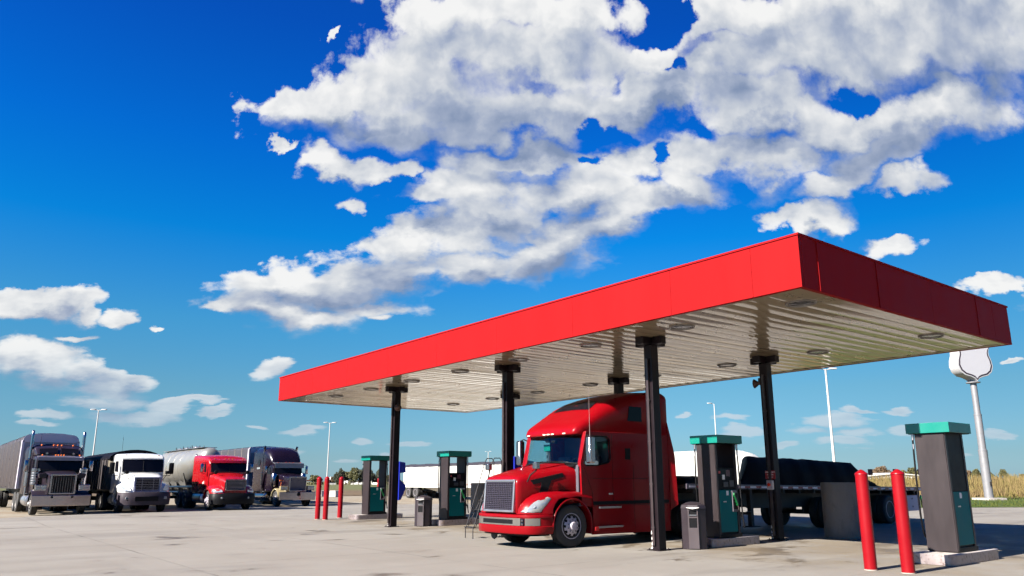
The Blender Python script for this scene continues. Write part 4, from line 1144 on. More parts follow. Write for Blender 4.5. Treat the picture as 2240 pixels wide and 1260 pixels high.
MB().lathe([(0.0, -0.03), (0.10, -0.03), (0.12, 0.0), (0.10, 0.03), (0.0, 0.03)], (-0.62, -0.35, 0.28), 'y', 18).build('tow_hook', DARKM, tr)

# ------------------------------------------------------------------ flatbed trailer with a tarped load
tl = thing('flatbed_trailer', 'long dark flatbed trailer with red and white reflective tape behind the red truck', 'trailer', (TX, 0, 0))
def dz(y): return -0.165*(y - 7.6)/11.7          # the deck settles a little towards the back
def slab(m, x0, x1, y0, y1, z0, z1, mi=0):
    m.add([(x0,y0,z0+dz(y0)),(x1,y0,z0+dz(y0)),(x1,y1,z0+dz(y1)),(x0,y1,z0+dz(y1)),(x0,y0,z1+dz(y0)),(x1,y0,z1+dz(y0)),(x1,y1,z1+dz(y1)),(x0,y1,z1+dz(y1))],
          [(0,3,2,1),(4,5,6,7),(0,1,5,4),(1,2,6,5),(2,3,7,6),(3,0,4,7)], mi)
Y0, Y1 = 5.0, 19.32
m = MB(); slab(m, -1.24, 1.24, Y0, Y1, 1.36, 1.45)
m.build('deck', mat('deck_wood', (0.05, 0.035, 0.03), 0.7, var=0.3), tl)
for sx in (-1, 1):
    m = MB(); a, b = sorted((sx*1.242, sx*1.30)); slab(m, a, b, Y0, Y1, 1.335, 1.475)
    rl = m.build('side_rail', mat('rail_grey', (0.10, 0.085, 0.11), 0.4, 0.5, var=0.2), tl, bevel=0.006)
    m = MB(); y = Y0 + 0.1; k = 0
    while y < Y1 - 0.2:
        a, b = sorted((sx*1.301, sx*1.304)); slab(m, a, b, y, min(y + (0.30 if k % 2 == 0 else 0.28), Y1 - 0.02), 1.375, 1.425, k % 2)
        y += 0.30 if k % 2 == 0 else 0.28; k += 1
    m.build('reflective_tape', [mat('tape_white', (0.55, 0.5, 0.58), 0.3), mat('tape_red', (0.22, 0.01, 0.02), 0.3)], rl)
    m = MB()
    for y in np.arange(Y0 + 0.4, Y1, 0.61):
        m.box(min(sx*1.302, sx*1.325), max(sx*1.302, sx*1.325), y - 0.03, y + 0.03, 1.32 + dz(y), 1.37 + dz(y))
    m.build('stake_pocket', DARKM, rl)
m = MB()
for sx in (-1, 1):
    m.prism([(Y0 + 0.3, 1.36), (Y0 + 0.3, 1.15), (7.9, 1.05), (9.0, 0.72), (17.5, 0.66), (Y1, 0.95), (Y1, 1.2)], 'x', sx*0.5 - 0.06, sx*0.5 + 0.06)
for y in np.arange(Y0 + 0.4, Y1, 0.9):
    m.box(-1.23, 1.23, y - 0.04, y + 0.04, 1.22 + dz(y), 1.352 + dz(y))
m.build('main_beam', DARKM, tl)
tandem(tl, (12.65, 16.75), 1.27, rim=RIM)
for sx in (-1, 1):
    m = MB(); m.box(sx*0.95 - 0.07, sx*0.95 + 0.07, 8.35, 8.49, 0.22, 1.33).box(sx*0.95 - 0.2, sx*0.95 + 0.2, 8.22, 8.62, 0.19, 0.22)
    m.build('landing_leg', DARKM, tl, bevel=0.008)
MB().box(-0.88, 0.88, 8.39, 8.45, 0.55, 0.63).tube([(1.1, 8.0, 0.65), (1.0, 8.4, 0.65)], 0.02, 6).build('leg_brace', DARKM, tl)
for sx in (-1, 1):
    bx = MB().box(min(sx*0.86, sx*1.28), max(sx*0.86, sx*1.28), 17.95, 19.2, 0.42, 1.0).build('tool_box', mat('box_pale', (0.34, 0.30, 0.40), 0.45, var=0.12), tl, bevel=0.012)
    m = MB()
    for z in (0.55, 0.85):
        m.box(min(sx*1.281, sx*1.29), max(sx*1.281, sx*1.29), 18.5, 18.56, z, z + 0.06)
    m.build('latch', DARKM, bx)
MB().box(-1.2, 1.2, Y1, Y1 + 0.06, 1.0, 1.28).box(-0.9, -0.82, Y1, Y1 + 0.06, 0.5, 1.0).box(0.82, 0.9, Y1, Y1 + 0.06, 0.5, 1.0).box(-1.0, 1.0, Y1, Y1 + 0.06, 0.44, 0.52).build('rear_bumper', DARKM, tl)
TARP = mat('navy_tarp', (0.002, 0.002, 0.0045), 0.7, spec=0.08, var=0.3, vs=1.5, bump=0.5, bs=3.0)
def tarp_load(y0, y1, prof, hw, label, seed, skew=0.0):
    rq = random.Random(seed); secs = []
    for k in range(41):
        y = y0 + (y1 - y0)*k/40
        zt = float(np.interp(y, [p[0] for p in prof], [p[1] for p in prof])); zb = 1.46 + dz(y)
        wob = lambda a: 0.03*math.sin(y*5.1 + a) + 0.02*math.sin(y*11.3 + 2*a) + rq.uniform(-0.012, 0.012)
        hgt = max(zt - zb, 0.05)
        pts = [(hw + wob(0), zb + 0.0), (hw + wob(1), zb + 0.35*hgt), (hw - 0.05 + wob(2), zb + 0.75*hgt), (hw - 0.22, zb + 0.97*hgt + 0.5*wob(3)), (hw*0.5, zb + hgt + 0.5*wob(4)), (0, zb + hgt + 0.5*wob(5)), (-hw*0.5, zb + hgt + 0.5*wob(6)), (-hw + 0.22, zb + 0.97*hgt), (-hw + 0.05 + wob(7), zb + 0.75*hgt), (-hw + wob(8), zb + 0.35*hgt), (-hw + wob(9), zb)]
        secs.append([(x, y + skew*(hw - x)/(2*hw)*(1 - k/40), z) for x, z in pts])
    o = MB().loft(secs).build('tarped_load', TARP, None, ang=60)
    o.location = (TX, 0, 0)
    tag(o, label, 'load', 'tarped loads on the flatbed')
    return o
tarp_load(7.72, 16.2, [(7.72, 1.62), (8.15, 2.36), (9.5, 2.33), (12.0, 2.30), (14.75, 2.22), (15.7, 1.62), (16.2, 1.42)], 1.17, 'long load under a navy tarpaulin on the flatbed trailer', 3, 3.1)
tarp_load(5.1, 7.5, [(5.1, 1.66), (5.3, 1.72), (7.2, 1.70), (7.5, 1.6)], 1.15, 'low dark tarped load at the front of the flatbed, behind the red cab', 4)
VISOR = mat('visor_steel', (0.16, 0.15, 0.17), 0.35, 0.6, var=0.2)
# ------------------------------------------------------------------ the row of parked trucks
def loft_y(secs, m=None):
    """secs: (y, half-width, bottom, top, corner radius, crown)"""
    m = m or MB()
    return m.loft([[(x, q[0], z) for x, z in rrect(q[1], q[2], q[3], q[4], 0.03, q[5] if len(q) > 5 else 0.02)] for q in secs])
def arch_fender(parent, paint, sx, x0, x1, yc, zc, r, front, back, thick=0.05, zlow=None):
    """a wrapped mudguard over a front wheel"""
    pts = []
    for k in range(15):
        a = R(front) + (R(back) - R(front))*k/14
        pts.append((yc - r*math.cos(a), zc + r*math.sin(a)))
    outer = [(yc + (p[0] - yc)*(1 + thick/r), zc + (p[1] - zc)*(1 + thick/r)) for p in pts]
    prof = outer + pts[::-1]
    secs = [[(sx*x, y, z - d) for y, z in prof] for x, d in ((x0, 0), (x1 - 0.05, 0), (x1, 0.03))]
    return MB().loft(secs).build('fender', paint, parent, ang=45)
def stack(parent, x, y, z0, z1, r=0.07, muff=None, bend=0.12):
    m = MB()
    o = m.tube([(x, y, z0), (x, y, z1 - 0.25), (x, y + bend*0.15, z1 - 0.1), (x, y + bend, z1)], r, 14).build('exhaust_stack', CHROME, parent)
    if muff:
        MB().lathe([(0.06, muff[0]), (0.125, muff[0] + 0.06), (0.125, muff[1] - 0.06), (0.06, muff[1])], (x, y, 0), n=20).build('heat_shield', CHROME, o)
    return o
def lights_row(parent, xs, y, z, r=0.035, m_=AMBER, name='marker_lamp'):
    for x in xs:
        MB().lathe([(r, 0.0), (r, -0.03), (r*0.7, -0.055), (0, -0.06)], (x, y, z), 'y', 12).build(name, m_, parent)
def bars(parent, xs, zs, y, r, m_, x0, x1, z0, z1, name='grille_bars'):
    m = MB()
    for x in xs:
        m.tube([(x, y, z0), (x, y, z1)], r, 6)
    for z in zs:
        m.tube([(x0, y, z), (x1, y, z)], r, 6)
    return m.build(name, m_, parent)
def grille(parent, hw, z0, z1, y, fw, frame_m, nv, nh, bar_m, back=True, r=0.012, top_w=None):
    tw = hw if top_w is None else top_w
    o = MB().plate([(-hw, z0), (hw, z0), (tw, z1), (-tw, z1)], [[(-hw + fw, z0 + fw), (-tw + fw, z1 - fw), (tw - fw, z1 - fw), (hw - fw, z0 + fw)]], 'y', y, y + 0.08).build('grille', frame_m, parent, bevel=0.012)
    MB().box(-hw + fw, hw - fw, y + 0.06, y + 0.09, z0 + fw, z1 - fw).build('grille_backing', BLACK, o)
    i = hw - fw
    bars(o, [(-i + 2*i*(k + 0.5)/nv) for k in range(nv)] if nv else [], [z0 + fw + (z1 - z0 - 2*fw)*(k + 0.5)/nh for k in range(nh)] if nh else [], y + 0.03, r, bar_m, -i, i, z0 + fw, z1 - fw)
    return o
def windows(cab, yb, yt, z0, z1, hw, side=None, split=True, yback=None):
    """windscreen sheet bowed in plan, and the side windows"""
    rows = []
    for t in np.linspace(0, 1, 4):
        rows.append([(x*hw, yb + (yt - yb)*t + 0.10*x*x - 0.02, z0 + (z1 - z0)*t) for x in np.linspace(-1, 1, 11)])
    dy = yback - 0.12 - max(yb, yt) if yback is not None else 0.0      # stands proud of the cab front
    rows = [[(x_, y_ + dy, z_) for x_, y_, z_ in rw] for rw in rows]
    if yback is not None:
        zz = [z0 - 0.10] + [rw[0][2] for rw in rows] + [z1 + 0.07]
        rr_ = [rows[0]] + rows + [rows[-1]]
        MB().loft([[(x_*1.045, y_ + 0.010 + 0.02*(abs(x_)/hw)**4, z_) for x_, y_, _ in rw] + [(hw*1.045, yback + 0.02, z_), (-hw*1.045, yback + 0.02, z_)] for rw, z_ in zip(rr_, zz)]).build('windscreen_surround', cab.data.materials[0], cab, ang=50)
    w = MB().loft(rows, cap=False, closed=False).build('windscreen', DGLASS, cab)
    m = MB()
    m.tube([(p[0], p[1] - 0.004, p[2]) for p in rows[0]], 0.014, 6)
    m.tube([(p[0], p[1] - 0.004, p[2]) for p in rows[-1]], 0.014, 6)
    for e in (0, -1):
        m.tube([(rw[e][0], rw[e][1] - 0.004, rw[e][2]) for rw in rows], 0.014, 6)
    if split:
        m.tube([(rw[5][0], rw[5][1] - 0.004, rw[5][2]) for rw in rows], 0.012, 6)
    m.build('window_rubber', BLACK, w)
    if side:
        y0, y1, sz0, sz1, sx_ = side
        for sx in (-1, 1):
            MB().prism([(y0, sz0), (y0 + 0.12, sz1), (y1, sz1), (y1, sz0 + 0.04)], 'x', sx*(sx_), sx*(sx_ + 0.008)).build('side_window', DGLASS, cab)
def chassis(t, ys, y_end, axle_y, rim_f=RIMD, rim_r=RIMD, fx=1.16):
    m = MB(); m.box(-0.52, -0.40, 0.3, y_end, 0.62, 0.88).box(0.40, 0.52, 0.3, y_end, 0.62, 0.88).box(-0.40, 0.40, 0.5, 1.9, 0.42, 0.95).box(-0.4, 0.4, 1.9, 3.2, 0.5, 0.9)
    m.box(-0.5, 0.5, ys[0] - 0.3, ys[1] + 0.1, 0.882, 1.12)
    m.build('chassis', DARKM, t)
    for sx in (-1, 1):
        wheel(t, sx*fx, axle_y, 0.515, 'front', rim_f)
    tandem(t, ys, 1.2, rim=rim_r)
    MB().cyl((-1.0, axle_y, 0.5), (1.0, axle_y, 0.5), 0.08, n=10).build('front_axle', DARKM, t)
def tanks(t, y0, y1, m_=ALU, r=0.31):
    for sx in (-1, 1):
        o = MB().lathe([(0.0, y0 - 0.03), (r*0.8, y0 - 0.02), (r, y0 + 0.02), (r, y1 - 0.02), (r*0.8, y1 + 0.02), (0, y1 + 0.03)], (sx*0.88, 0, 0.64), 'y', 22).build('fuel_tank', m_, t)
        m = MB()
        for y in (y0 + 0.2, y1 - 0.2):
            m.lathe([(r + 0.006, y - 0.03), (r + 0.006, y + 0.03)], (sx*0.88, 0, 0.64), 'y', 22)
        m.build('tank_strap', DARKM, o)
        MB().box(min(sx*0.62, sx*1.16), max(sx*0.62, sx*1.16), y0 + 0.1, y0 + 0.6, 0.96, 0.99).build('step', ALU, o)
def parked(name, label, loc, yaw=90):
    z = float(gz(loc[0] - 3, loc[1]))
    return thing(name, label, 'truck', (loc[0], loc[1], z), R(yaw), 'trucks parked side by side')

# --- long nosed grey truck, leftmost
GREYP = mat('mauve_grey_paint', (0.013, 0.009, 0.014), 0.35, coat=0.15, spec=0.3, var=0.12, dirt=(0.045, 0.035, 0.034), dirt_lo=0.62)
T1 = parked('long_nose_truck', 'dusty grey long nosed truck with tall chrome grille and twin stacks, leftmost parked', (-36.1, -6.2))
b_ = MB().loft([[(x, y, z) for x in (0,)] for y, z in ()] or [[(x, y + 0.06*(abs(x)/1.22)**2, z) for y, z in ((0.0, 0.42), (-0.03, 0.46), (-0.035, 0.90), (0.0, 0.93), (0.10, 0.93), (0.10, 0.42))] for x in np.linspace(-1.23, 1.23, 9)]).build('bumper', CHROME, T1)
for x in (-0.42, 0.42):
    MB().lathe([(0.0, -0.04), (0.05, -0.04), (0.06, 0.0)], (x, -0.02, 0.84), 'y', 12).build('tow_hole', BLACK, b_)
loft_y([(0.22, 0.57, 0.98, 1.88, 0.10, 0.03), (0.5, 0.60, 0.98, 1.94, 0.13, 0.04), (1.1, 0.68, 1.0, 2.02, 0.16, 0.05), (1.75, 0.78, 1.0, 2.06, 0.18, 0.03), (2.05, 0.86, 1.0, 2.07, 0.18, 0.02)]).build('bonnet', GREYP, T1, ang=45)
grille(T1, 0.55, 0.96, 1.92, 0.13, 0.075, CHROME, 9, 0, CHROME, r=0.011)
for sx in (-1, 1):
    f = arch_fender(T1, GREYP, sx, 0.56, 1.21, 1.02, 0.50, 0.64, -5, 205, 0.05)
    hb = MB().box(min(sx*0.66, sx*1.16), max(sx*0.66, sx*1.16), 0.10, 0.34, 1.12, 1.42).build('headlight', CHROME, T1, bevel=0.03)
    for q in (0.79, 1.03):
        MB().box(sx*q - 0.10, sx*q + 0.10, 0.085, 0.10, 1.19, 1.35).build('lamp', LENS, hb, bevel=0.01)
    ac = MB().lathe([(0.0, 1.32), (0.12, 1.33), (0.19, 1.42), (0.19, 2.05), (0.205, 2.07), (0.205, 2.20), (0.10, 2.25), (0.0, 2.25)], (sx*1.02, 1.68, 0), n=22).build('air_cleaner', CHROME, T1)
    m = MB()
    for z in (1.5, 1.62, 1.74, 1.86, 1.98):
        m.lathe([(0.194, z - 0.012), (0.197, z), (0.194, z + 0.012)], (sx*1.02, 1.68, 0), n=22)
    m.build('air_cleaner_band', ALU, ac)
    mp = MB().loft([[(sx*x, y, z) for x, z in ((0.66, 1.70), (0.98, 1.74), (1.02, 1.94), (0.74, 2.0), (0.64, 1.9))] for y in (0.62, 0.9)]).build('bonnet_pod', GREYP, T1, bevel=0.03)
    stack(T1, sx*1.17, 3.42, 0.9, 4.12, 0.075, (1.3, 2.75), 0.10)
    mirror(T1, (sx*1.42, 2.10, 2.35), sx, (0.09, 0.05, 0.27), CHROME, [(sx*1.05, 2.3, 2.62), (sx*1.40, 2.12, 2.66), (sx*1.40, 2.12, 2.05), (sx*1.05, 2.3, 2.0)])
c1 = loft_y([(2.02, 1.02, 1.0, 2.66, 0.10, 0.05), (2.2, 1.04, 1.0, 2.82, 0.14, 0.06), (3.28, 1.06, 1.0, 2.88, 0.14, 0.06)]).build('cab', GREYP, T1, ang=45)
windows(c1, 2.0, 2.08, 2.14, 2.62, 0.96, (2.35, 3.0, 2.1, 2.62, 1.06), yback=2.02)
vz = MB().loft([[(x, y, z) for y, z in ((1.72, 2.60), (1.74, 2.76), (2.12, 2.84), (2.12, 2.80), (1.76, 2.72), (1.745, 2.60))] for x in (-1.0, 1.0)]).build('sun_visor', VISOR, T1)
lights_row(vz, (-0.82, -0.24, -0.12, 0.0, 0.12, 0.82), 1.86, 2.86, 0.04)
for x in (-0.62, 0.55):
    MB().lathe([(0.0, -0.2), (0.055, -0.2), (0.05, -0.05), (0.03, 0.1), (0.02, 0.25)], (x, 2.2, 2.95), 'y', 14).build('air_horn', CHROME, vz)
sl = loft_y([(3.30, 1.10, 0.95, 3.30, 0.30, 0.05), (3.42, 1.19, 0.95, 3.42, 0.34, 0.06), (5.25, 1.22, 0.95, 3.48, 0.34, 0.06), (5.34, 1.20, 0.95, 3.45, 0.32, 0.06)]).build('sleeper', GREYP, T1, ang=45)
loft_y([(2.55, 0.98, 2.86, 2.92, 0.03, 0.02), (2.95, 1.05, 2.86, 3.22, 0.14, 0.04), (3.28, 1.09, 2.86, 3.34, 0.2, 0.05)]).build('roof_cap', GREYP, sl, ang=45)
for sx in (-1, 1):
    MB().loft([[(sx*0.08, 2.54, 2.95), (sx*0.86, 2.575, 2.95), (sx*0.86, 2.86, 3.20), (sx*0.08, 2.83, 3.235)], [(sx*0.08, 2.52, 2.965), (sx*0.86, 2.555, 2.965), (sx*0.86, 2.84, 3.215), (sx*0.08, 2.81, 3.25)]]).build('roof_window', DGLASS, sl)
    MB().prism([(4.2, 2.1), (4.9, 2.1), (4.9, 2.6), (4.2, 2.6)], 'x', sx*1.222, sx*1.23).build('sleeper_window', DGLASS, sl)
lights_row(sl, (-0.75, -0.22, -0.04, 0.14, 0.66), 3.16, 3.40, 0.045)
chassis(T1, (6.45, 7.80), 8.6, 1.02, RIMD, RIMD)
tanks(T1, 3.0, 4.9)
MB().tube([(-0.9, 2.6, 2.9), (-0.88, 2.6, 3.95)], 0.006, 6).build('aerial', BLACK, T1)

# --- white day cab
WP = mat('white_truck_paint', (0.50, 0.50, 0.49), 0.3, coat=0.8, var=0.05)
GB_ = mat('bumper_grey', (0.028, 0.022, 0.030), 0.6, spec=0.2, var=0.15)
T2 = parked('day_cab_truck', 'white day cab truck with a black barred grille and grey bumper', (-36.4, -2.36))
b_ = MB().loft(sweep([(-1.22, 0.75), (-1.20, 0.35), (-1.05, 0.12), (-0.7, 0.0), (0, -0.03), (0.7, 0.0), (1.05, 0.12), (1.20, 0.35), (1.22, 0.75)], [(-0.12, 0.36), (0.0, 0.38), (0.02, 0.6), (0.02, 0.98), (-0.02, 1.02), (-0.12, 1.02)])).build('bumper', GB_, T2, ang=45)
MB().box(-0.55, 0.55, -0.06, -0.04, 0.58, 0.80).build('lower_intake', BLACK, b_)
for sx in (-1, 1):
    MB().box(sx*0.88 - 0.11, sx*0.88 + 0.11, 0.03, 0.08, 0.66, 0.80).build('fog_light', LENS, b_, bevel=0.02)
loft_y([(0.10, 0.66, 1.0, 1.72, 0.16, 0.02), (0.22, 0.72, 1.0, 1.82, 0.2, 0.03), (0.7, 0.80, 1.0, 1.93, 0.24, 0.05), (1.2, 0.92, 1.0, 1.99, 0.26, 0.04), (1.62, 1.02, 1.0, 2.0, 0.26, 0.03)]).build('bonnet', WP, T2, ang=45)
GT = mat('grille_blue_silver', (0.16, 0.18, 0.30), 0.2, 0.5, coat=0.8)
g_ = grille(T2, 0.62, 1.03, 1.78, 0.02, 0.075, GT, 2, 7, mat('bar_silver', (0.25, 0.24, 0.25), 0.35, 0.6), r=0.012, top_w=0.66)
for sx in (-1, 1):
    secs = []
    for x, f, dz_ in ((0.62, 0.08, 0), (0.9, 0.16, 0), (1.08, 0.32, -0.03), (1.2, 0.55, -0.12)):
        secs.append([(sx*x, y, z) for y, z in [(f, 1.02), (f + 0.08, 1.25), (f + 0.28, 1.43 + dz_), (1.0, 1.50 + dz_), (1.5, 1.46 + dz_), (1.95, 1.40 + dz_), (1.98, 0.55)] + [(1.27 + 0.60*math.cos(a), 0.515 + 0.60*math.sin(a)) for a in np.linspace(0.05, math.pi - 0.98, 12)]])
    MB().loft(secs, cap=True).build('fender', WP, T2, ang=42)
    MB().loft([[(sx*p[0], p[1], p[2]) for p in ((0.76, 0.10, 1.08), (1.02, 0.22, 1.08), (1.17, 0.47, 1.12), (1.16, 0.60, 1.38), (1.0, 0.42, 1.40), (0.82, 0.20, 1.24))], [(sx*p[0], p[1] - 0.035, p[2] + 0.015) for p in ((0.76, 0.10, 1.08), (1.02, 0.22, 1.08), (1.17, 0.47, 1.12), (1.16, 0.60, 1.38), (1.0, 0.42, 1.40), (0.82, 0.20, 1.24))]]).build('headlight', LENS, T2)
    mirror(T2, (sx*1.46, 1.60, 2.25), sx, (0.12, 0.06, 0.30), BLACK, [(sx*1.08, 1.72, 1.85), (sx*1.42, 1.62, 1.88), (sx*1.46, 1.62, 2.0)])
    mirror(T2, (sx*0.98, 0.42, 2.02), sx, (0.10, 0.06, 0.08), BLACK, [(sx*0.80, 0.5, 1.62), (sx*0.98, 0.42, 1.95)])
c2 = loft_y([(1.56, 1.06, 1.0, 2.70, 0.12, 0.05), (1.74, 1.10, 1.0, 2.90, 0.16, 0.05), (2.1, 1.12, 1.0, 3.0, 0.16, 0.05), (3.25, 1.13, 0.95, 3.02, 0.16, 0.05)]).build('cab', WP, T2, ang=45)
windows(c2, 1.53, 1.66, 2.06, 2.70, 0.99, (1.82, 2.6, 2.05, 2.62, 1.12), yback=1.60)
lights_row(c2, (-0.8, -0.16, 0.0, 0.16, 0.8), 1.80, 2.93, 0.035, mat('lamp_dark_amber', (0.18, 0.06, 0.02), 0.2))
chassis(T2, (4.75, 6.05), 6.8, 1.27, RIMD, RIMD)
tanks(T2, 2.2, 3.3)
MB().tube([(-1.0, 2.0, 3.0), (-1.0, 2.02, 3.95)], 0.006, 6).build('aerial', BLACK, T2)

# --- red truck with the pneumatic tank
RP = mat('red_truck_paint', (0.22, 0.003, 0.006), 0.28, coat=0.4, var=0.08, dirt=(0.13, 0.02, 0.02), dirt_lo=0.68)
T3 = parked('red_cab_truck', 'bright red parked truck with low sleeper and black bumper, before a silver tank', (-36.5, 2.2))
b_ = MB().loft(sweep([(-1.2, 0.7), (-1.18, 0.35), (-1.05, 0.14), (-0.7, 0.03), (0, 0.0), (0.7, 0.03), (1.05, 0.14), (1.18, 0.35), (1.2, 0.7)], [(-0.12, 0.30), (0.0, 0.34), (0.02, 0.5), (0.02, 0.86), (-0.02, 0.9), (-0.12, 0.9)])).build('bumper', BLACK, T3, ang=45)
for sx in (-1, 1):
    MB().lathe([(0.0, -0.03), (0.05, -0.03), (0.06, 0.0)], (sx*0.72, 0.02, 0.66), 'y', 12).build('fog_light', LENS, b_)
loft_y([(0.14, 0.60, 0.92, 1.60, 0.16, 0.03), (0.3, 0.66, 0.92, 1.70, 0.2, 0.04), (0.8, 0.78, 0.95, 1.84, 0.24, 0.06), (1.3, 0.92, 1.0, 1.96, 0.26, 0.05), (1.72, 1.02, 1.0, 2.03, 0.26, 0.03)]).build('bonnet', RP, T3, ang=45)
grille(T3, 0.55, 1.05, 1.66, 0.05, 0.06, CHROME, 0, 7, mat('bar_silver', (0.25, 0.24, 0.25), 0.35, 0.6), r=0.014, top_w=0.58)
for sx in (-1, 1):
    secs = []
    for x, f, dz_ in ((0.58, 0.12, 0), (0.85, 0.20, 0), (1.06, 0.36, -0.04), (1.19, 0.6, -0.13)):
        secs.append([(sx*x, y, z) for y, z in [(f, 0.90), (f + 0.06, 1.10), (f + 0.26, 1.28 + dz_), (1.0, 1.38 + dz_), (1.4, 1.36 + dz_), (1.9, 1.22 + dz_), (1.96, 0.6)] + [(1.24 + 0.60*math.cos(a), 0.515 + 0.60*math.sin(a)) for a in np.linspace(0.14, math.pi - 0.70, 12)]])
    MB().loft(secs).build('fender', RP, T3, ang=42)
    MB().loft([[(sx*x, y + o, z) for x, y, z in ((0.68, 0.15, 0.98), (1.0, 0.30, 0.95), (1.16, 0.52, 0.98), (1.12, 0.60, 1.14), (0.9, 0.36, 1.17), (0.7, 0.22, 1.08))] for o in (0, -0.04)]).build('headlight', LENS, T3)
    mirror(T3, (sx*1.40, 1.78, 2.30), sx, (0.09, 0.05, 0.24), CHROME, [(sx*1.08, 1.95, 2.58), (sx*1.38, 1.80, 2.60), (sx*1.38, 1.80, 2.0), (sx*1.08, 1.95, 1.95)])
    MB().lathe([(0.0, -0.08), (0.10, -0.05), (0.11, 0.0), (0.0, 0.01)], (sx*0.88, 0.95, 2.05), 'y', 14).build('bonnet_mirror', BLACK, T3)
c3 = loft_y([(1.62, 1.05, 1.0, 2.60, 0.12, 0.05), (1.80, 1.09, 0.98, 2.84, 0.18, 0.06), (2.2, 1.12, 0.95, 2.95, 0.18, 0.06), (3.0, 1.14, 0.95, 3.02, 0.18, 0.05), (4.35, 1.16, 0.95, 3.06, 0.18, 0.05)]).build('cab', RP, T3, ang=45)
windows(c3, 1.60, 1.72, 2.08, 2.60, 0.98, (1.95, 2.62, 2.05, 2.55, 1.115), yback=1.66)
vz = MB().loft([[(x, y + 0.08*x*x, z) for y, z in ((1.38, 2.58), (1.42, 2.72), (1.86, 2.88), (1.86, 2.84), (1.46, 2.68), (1.42, 2.57))] for x in np.linspace(-1.0, 1.0, 7)]).build('sun_visor', RP, T3)
lights_row(vz, (-0.8, -0.2, 0.0, 0.2, 0.8), 1.60, 2.80, 0.035, mat('lamp_dark_amber', (0.18, 0.06, 0.02), 0.2))
m = MB()                                             # the small white mark on the door: three brush strokes
for pth in ([(2.15, 1.42), (2.17, 1.58), (2.26, 1.56), (2.24, 1.50), (2.17, 1.50), (2.27, 1.42)], [(2.32, 1.51), (2.42, 1.41)], [(2.42, 1.51), (2.32, 1.41)]):
    m.tube([(-1.125, y, z) for y, z in pth], 0.014, 5)
m.build('door_lettering', SIGN_W, c3)
chassis(T3, (5.5, 6.8), 7.5, 1.24, RIM, RIMD)
tanks(T3, 2.4, 4.0)
stack(T3, -0.95, 4.6, 0.9, 3.1, 0.065, None)

# --- dark purple truck with tall sleeper
PP = mat('dark_purple_paint', (0.006, 0.003, 0.008), 0.28, coat=0.25, spec=0.3, var=0.1)
SUN_CREAM = mat('sunlit_cream', (0.20, 0.165, 0.09), 0.35, coat=0.5, var=0.06)  # yellowish sunlight painted as cream on the sun-side fender and headlight
T4 = parked('tall_sleeper_truck', 'dark purple truck with tall rounded sleeper, chrome grille and chrome stacks, nearest the bollards', (-43.0, 8.5))
b_ = MB().loft([[(x, y + 0.07*(abs(x)/1.22)**2, z) for y, z in ((0.0, 0.42), (-0.03, 0.46), (-0.035, 0.92), (0.0, 0.95), (0.10, 0.95), (0.10, 0.42))] for x in np.linspace(-1.24, 1.24, 9)]).build('bumper', CHROME, T4)
MB().lathe([(0.0, -0.02), (0.13, -0.02), (0.13, 0.0)], (0.02, -0.02, 0.80), 'y', 18).build('tow_hole', BLACK, b_)
loft_y([(0.24, 0.60, 1.0, 1.90, 0.08, 0.03), (0.6, 0.62, 1.0, 1.98, 0.10, 0.04), (1.3, 0.70, 1.0, 2.08, 0.14, 0.05), (2.1, 0.84, 1.0, 2.16, 0.16, 0.05)]).build('bonnet', PP, T4, ang=45)
grille(T4, 0.60, 0.98, 1.95, 0.14, 0.07, CHROME, 0, 13, ALU, r=0.012)
for sx in (-1, 1):
    arch_fender(T4, SUN_CREAM if sx < 0 else PP, sx, 0.60, 1.21, 1.10, 0.50, 0.64, 0, 190, 0.06)
    hb = MB().box(min(sx*0.68, sx*1.18), max(sx*0.68, sx*1.18), 0.16, 0.42, 1.06, 1.34).build('headlight', SUN_CREAM if sx < 0 else CHROME, T4, bevel=0.03)
    for q in (0.81, 1.05):
        MB().box(sx*q - 0.10, sx*q + 0.10, 0.145, 0.16, 1.12, 1.27).build('lamp', LENS, hb, bevel=0.01)
    stack(T4, sx*1.16, 3.62, 0.9, 4.05, 0.08, (1.4, 2.3), -0.10)
    mirror(T4, (sx*1.45, 2.28, 2.42), sx, (0.09, 0.05, 0.27), CHROME, [(sx*1.05, 2.45, 2.74), (sx*1.43, 2.30, 2.75), (sx*1.43, 2.30, 2.10), (sx*1.05, 2.45, 2.4)])
    MB().tube([(sx*0.95, 0.75, 1.35), (sx*0.95, 0.70, 1.66)], 0.012, 6).box(sx*0.95 - 0.12, sx*0.95 + 0.12, 0.66, 0.72, 1.66, 1.74).build('turn_signal', AMBER, T4)
    MB().lathe([(0.0, 1.25), (0.16, 1.3), (0.19, 1.4), (0.19, 2.1), (0.12, 2.2), (0.0, 2.2)], (sx*1.03, 1.85, 0), n=20).build('air_cleaner', CHROME, T4)
c4 = loft_y([(2.10, 1.02, 1.0, 2.62, 0.10, 0.05), (2.28, 1.05, 1.0, 2.80, 0.14, 0.05), (3.4, 1.08, 1.0, 2.86, 0.14, 0.05)]).build('cab', PP, T4, ang=45)
windows(c4, 2.08, 2.16, 2.18, 2.62, 0.96, (2.45, 3.1, 2.12, 2.6, 1.075), yback=2.12)
vz = MB().loft([[(x, y, z) for y, z in ((1.78, 2.54), (1.80, 2.86), (2.22, 2.92), (2.22, 2.88), (1.84, 2.82), (1.81, 2.54))] for x in (-1.03, 1.03)]).build('sun_visor', VISOR, T4)
lights_row(vz, (-0.8, -0.25, 0.0, 0.25, 0.8), 1.88, 2.92, 0.03, mat('lamp_dark_red', (0.25, 0.02, 0.02), 0.2))
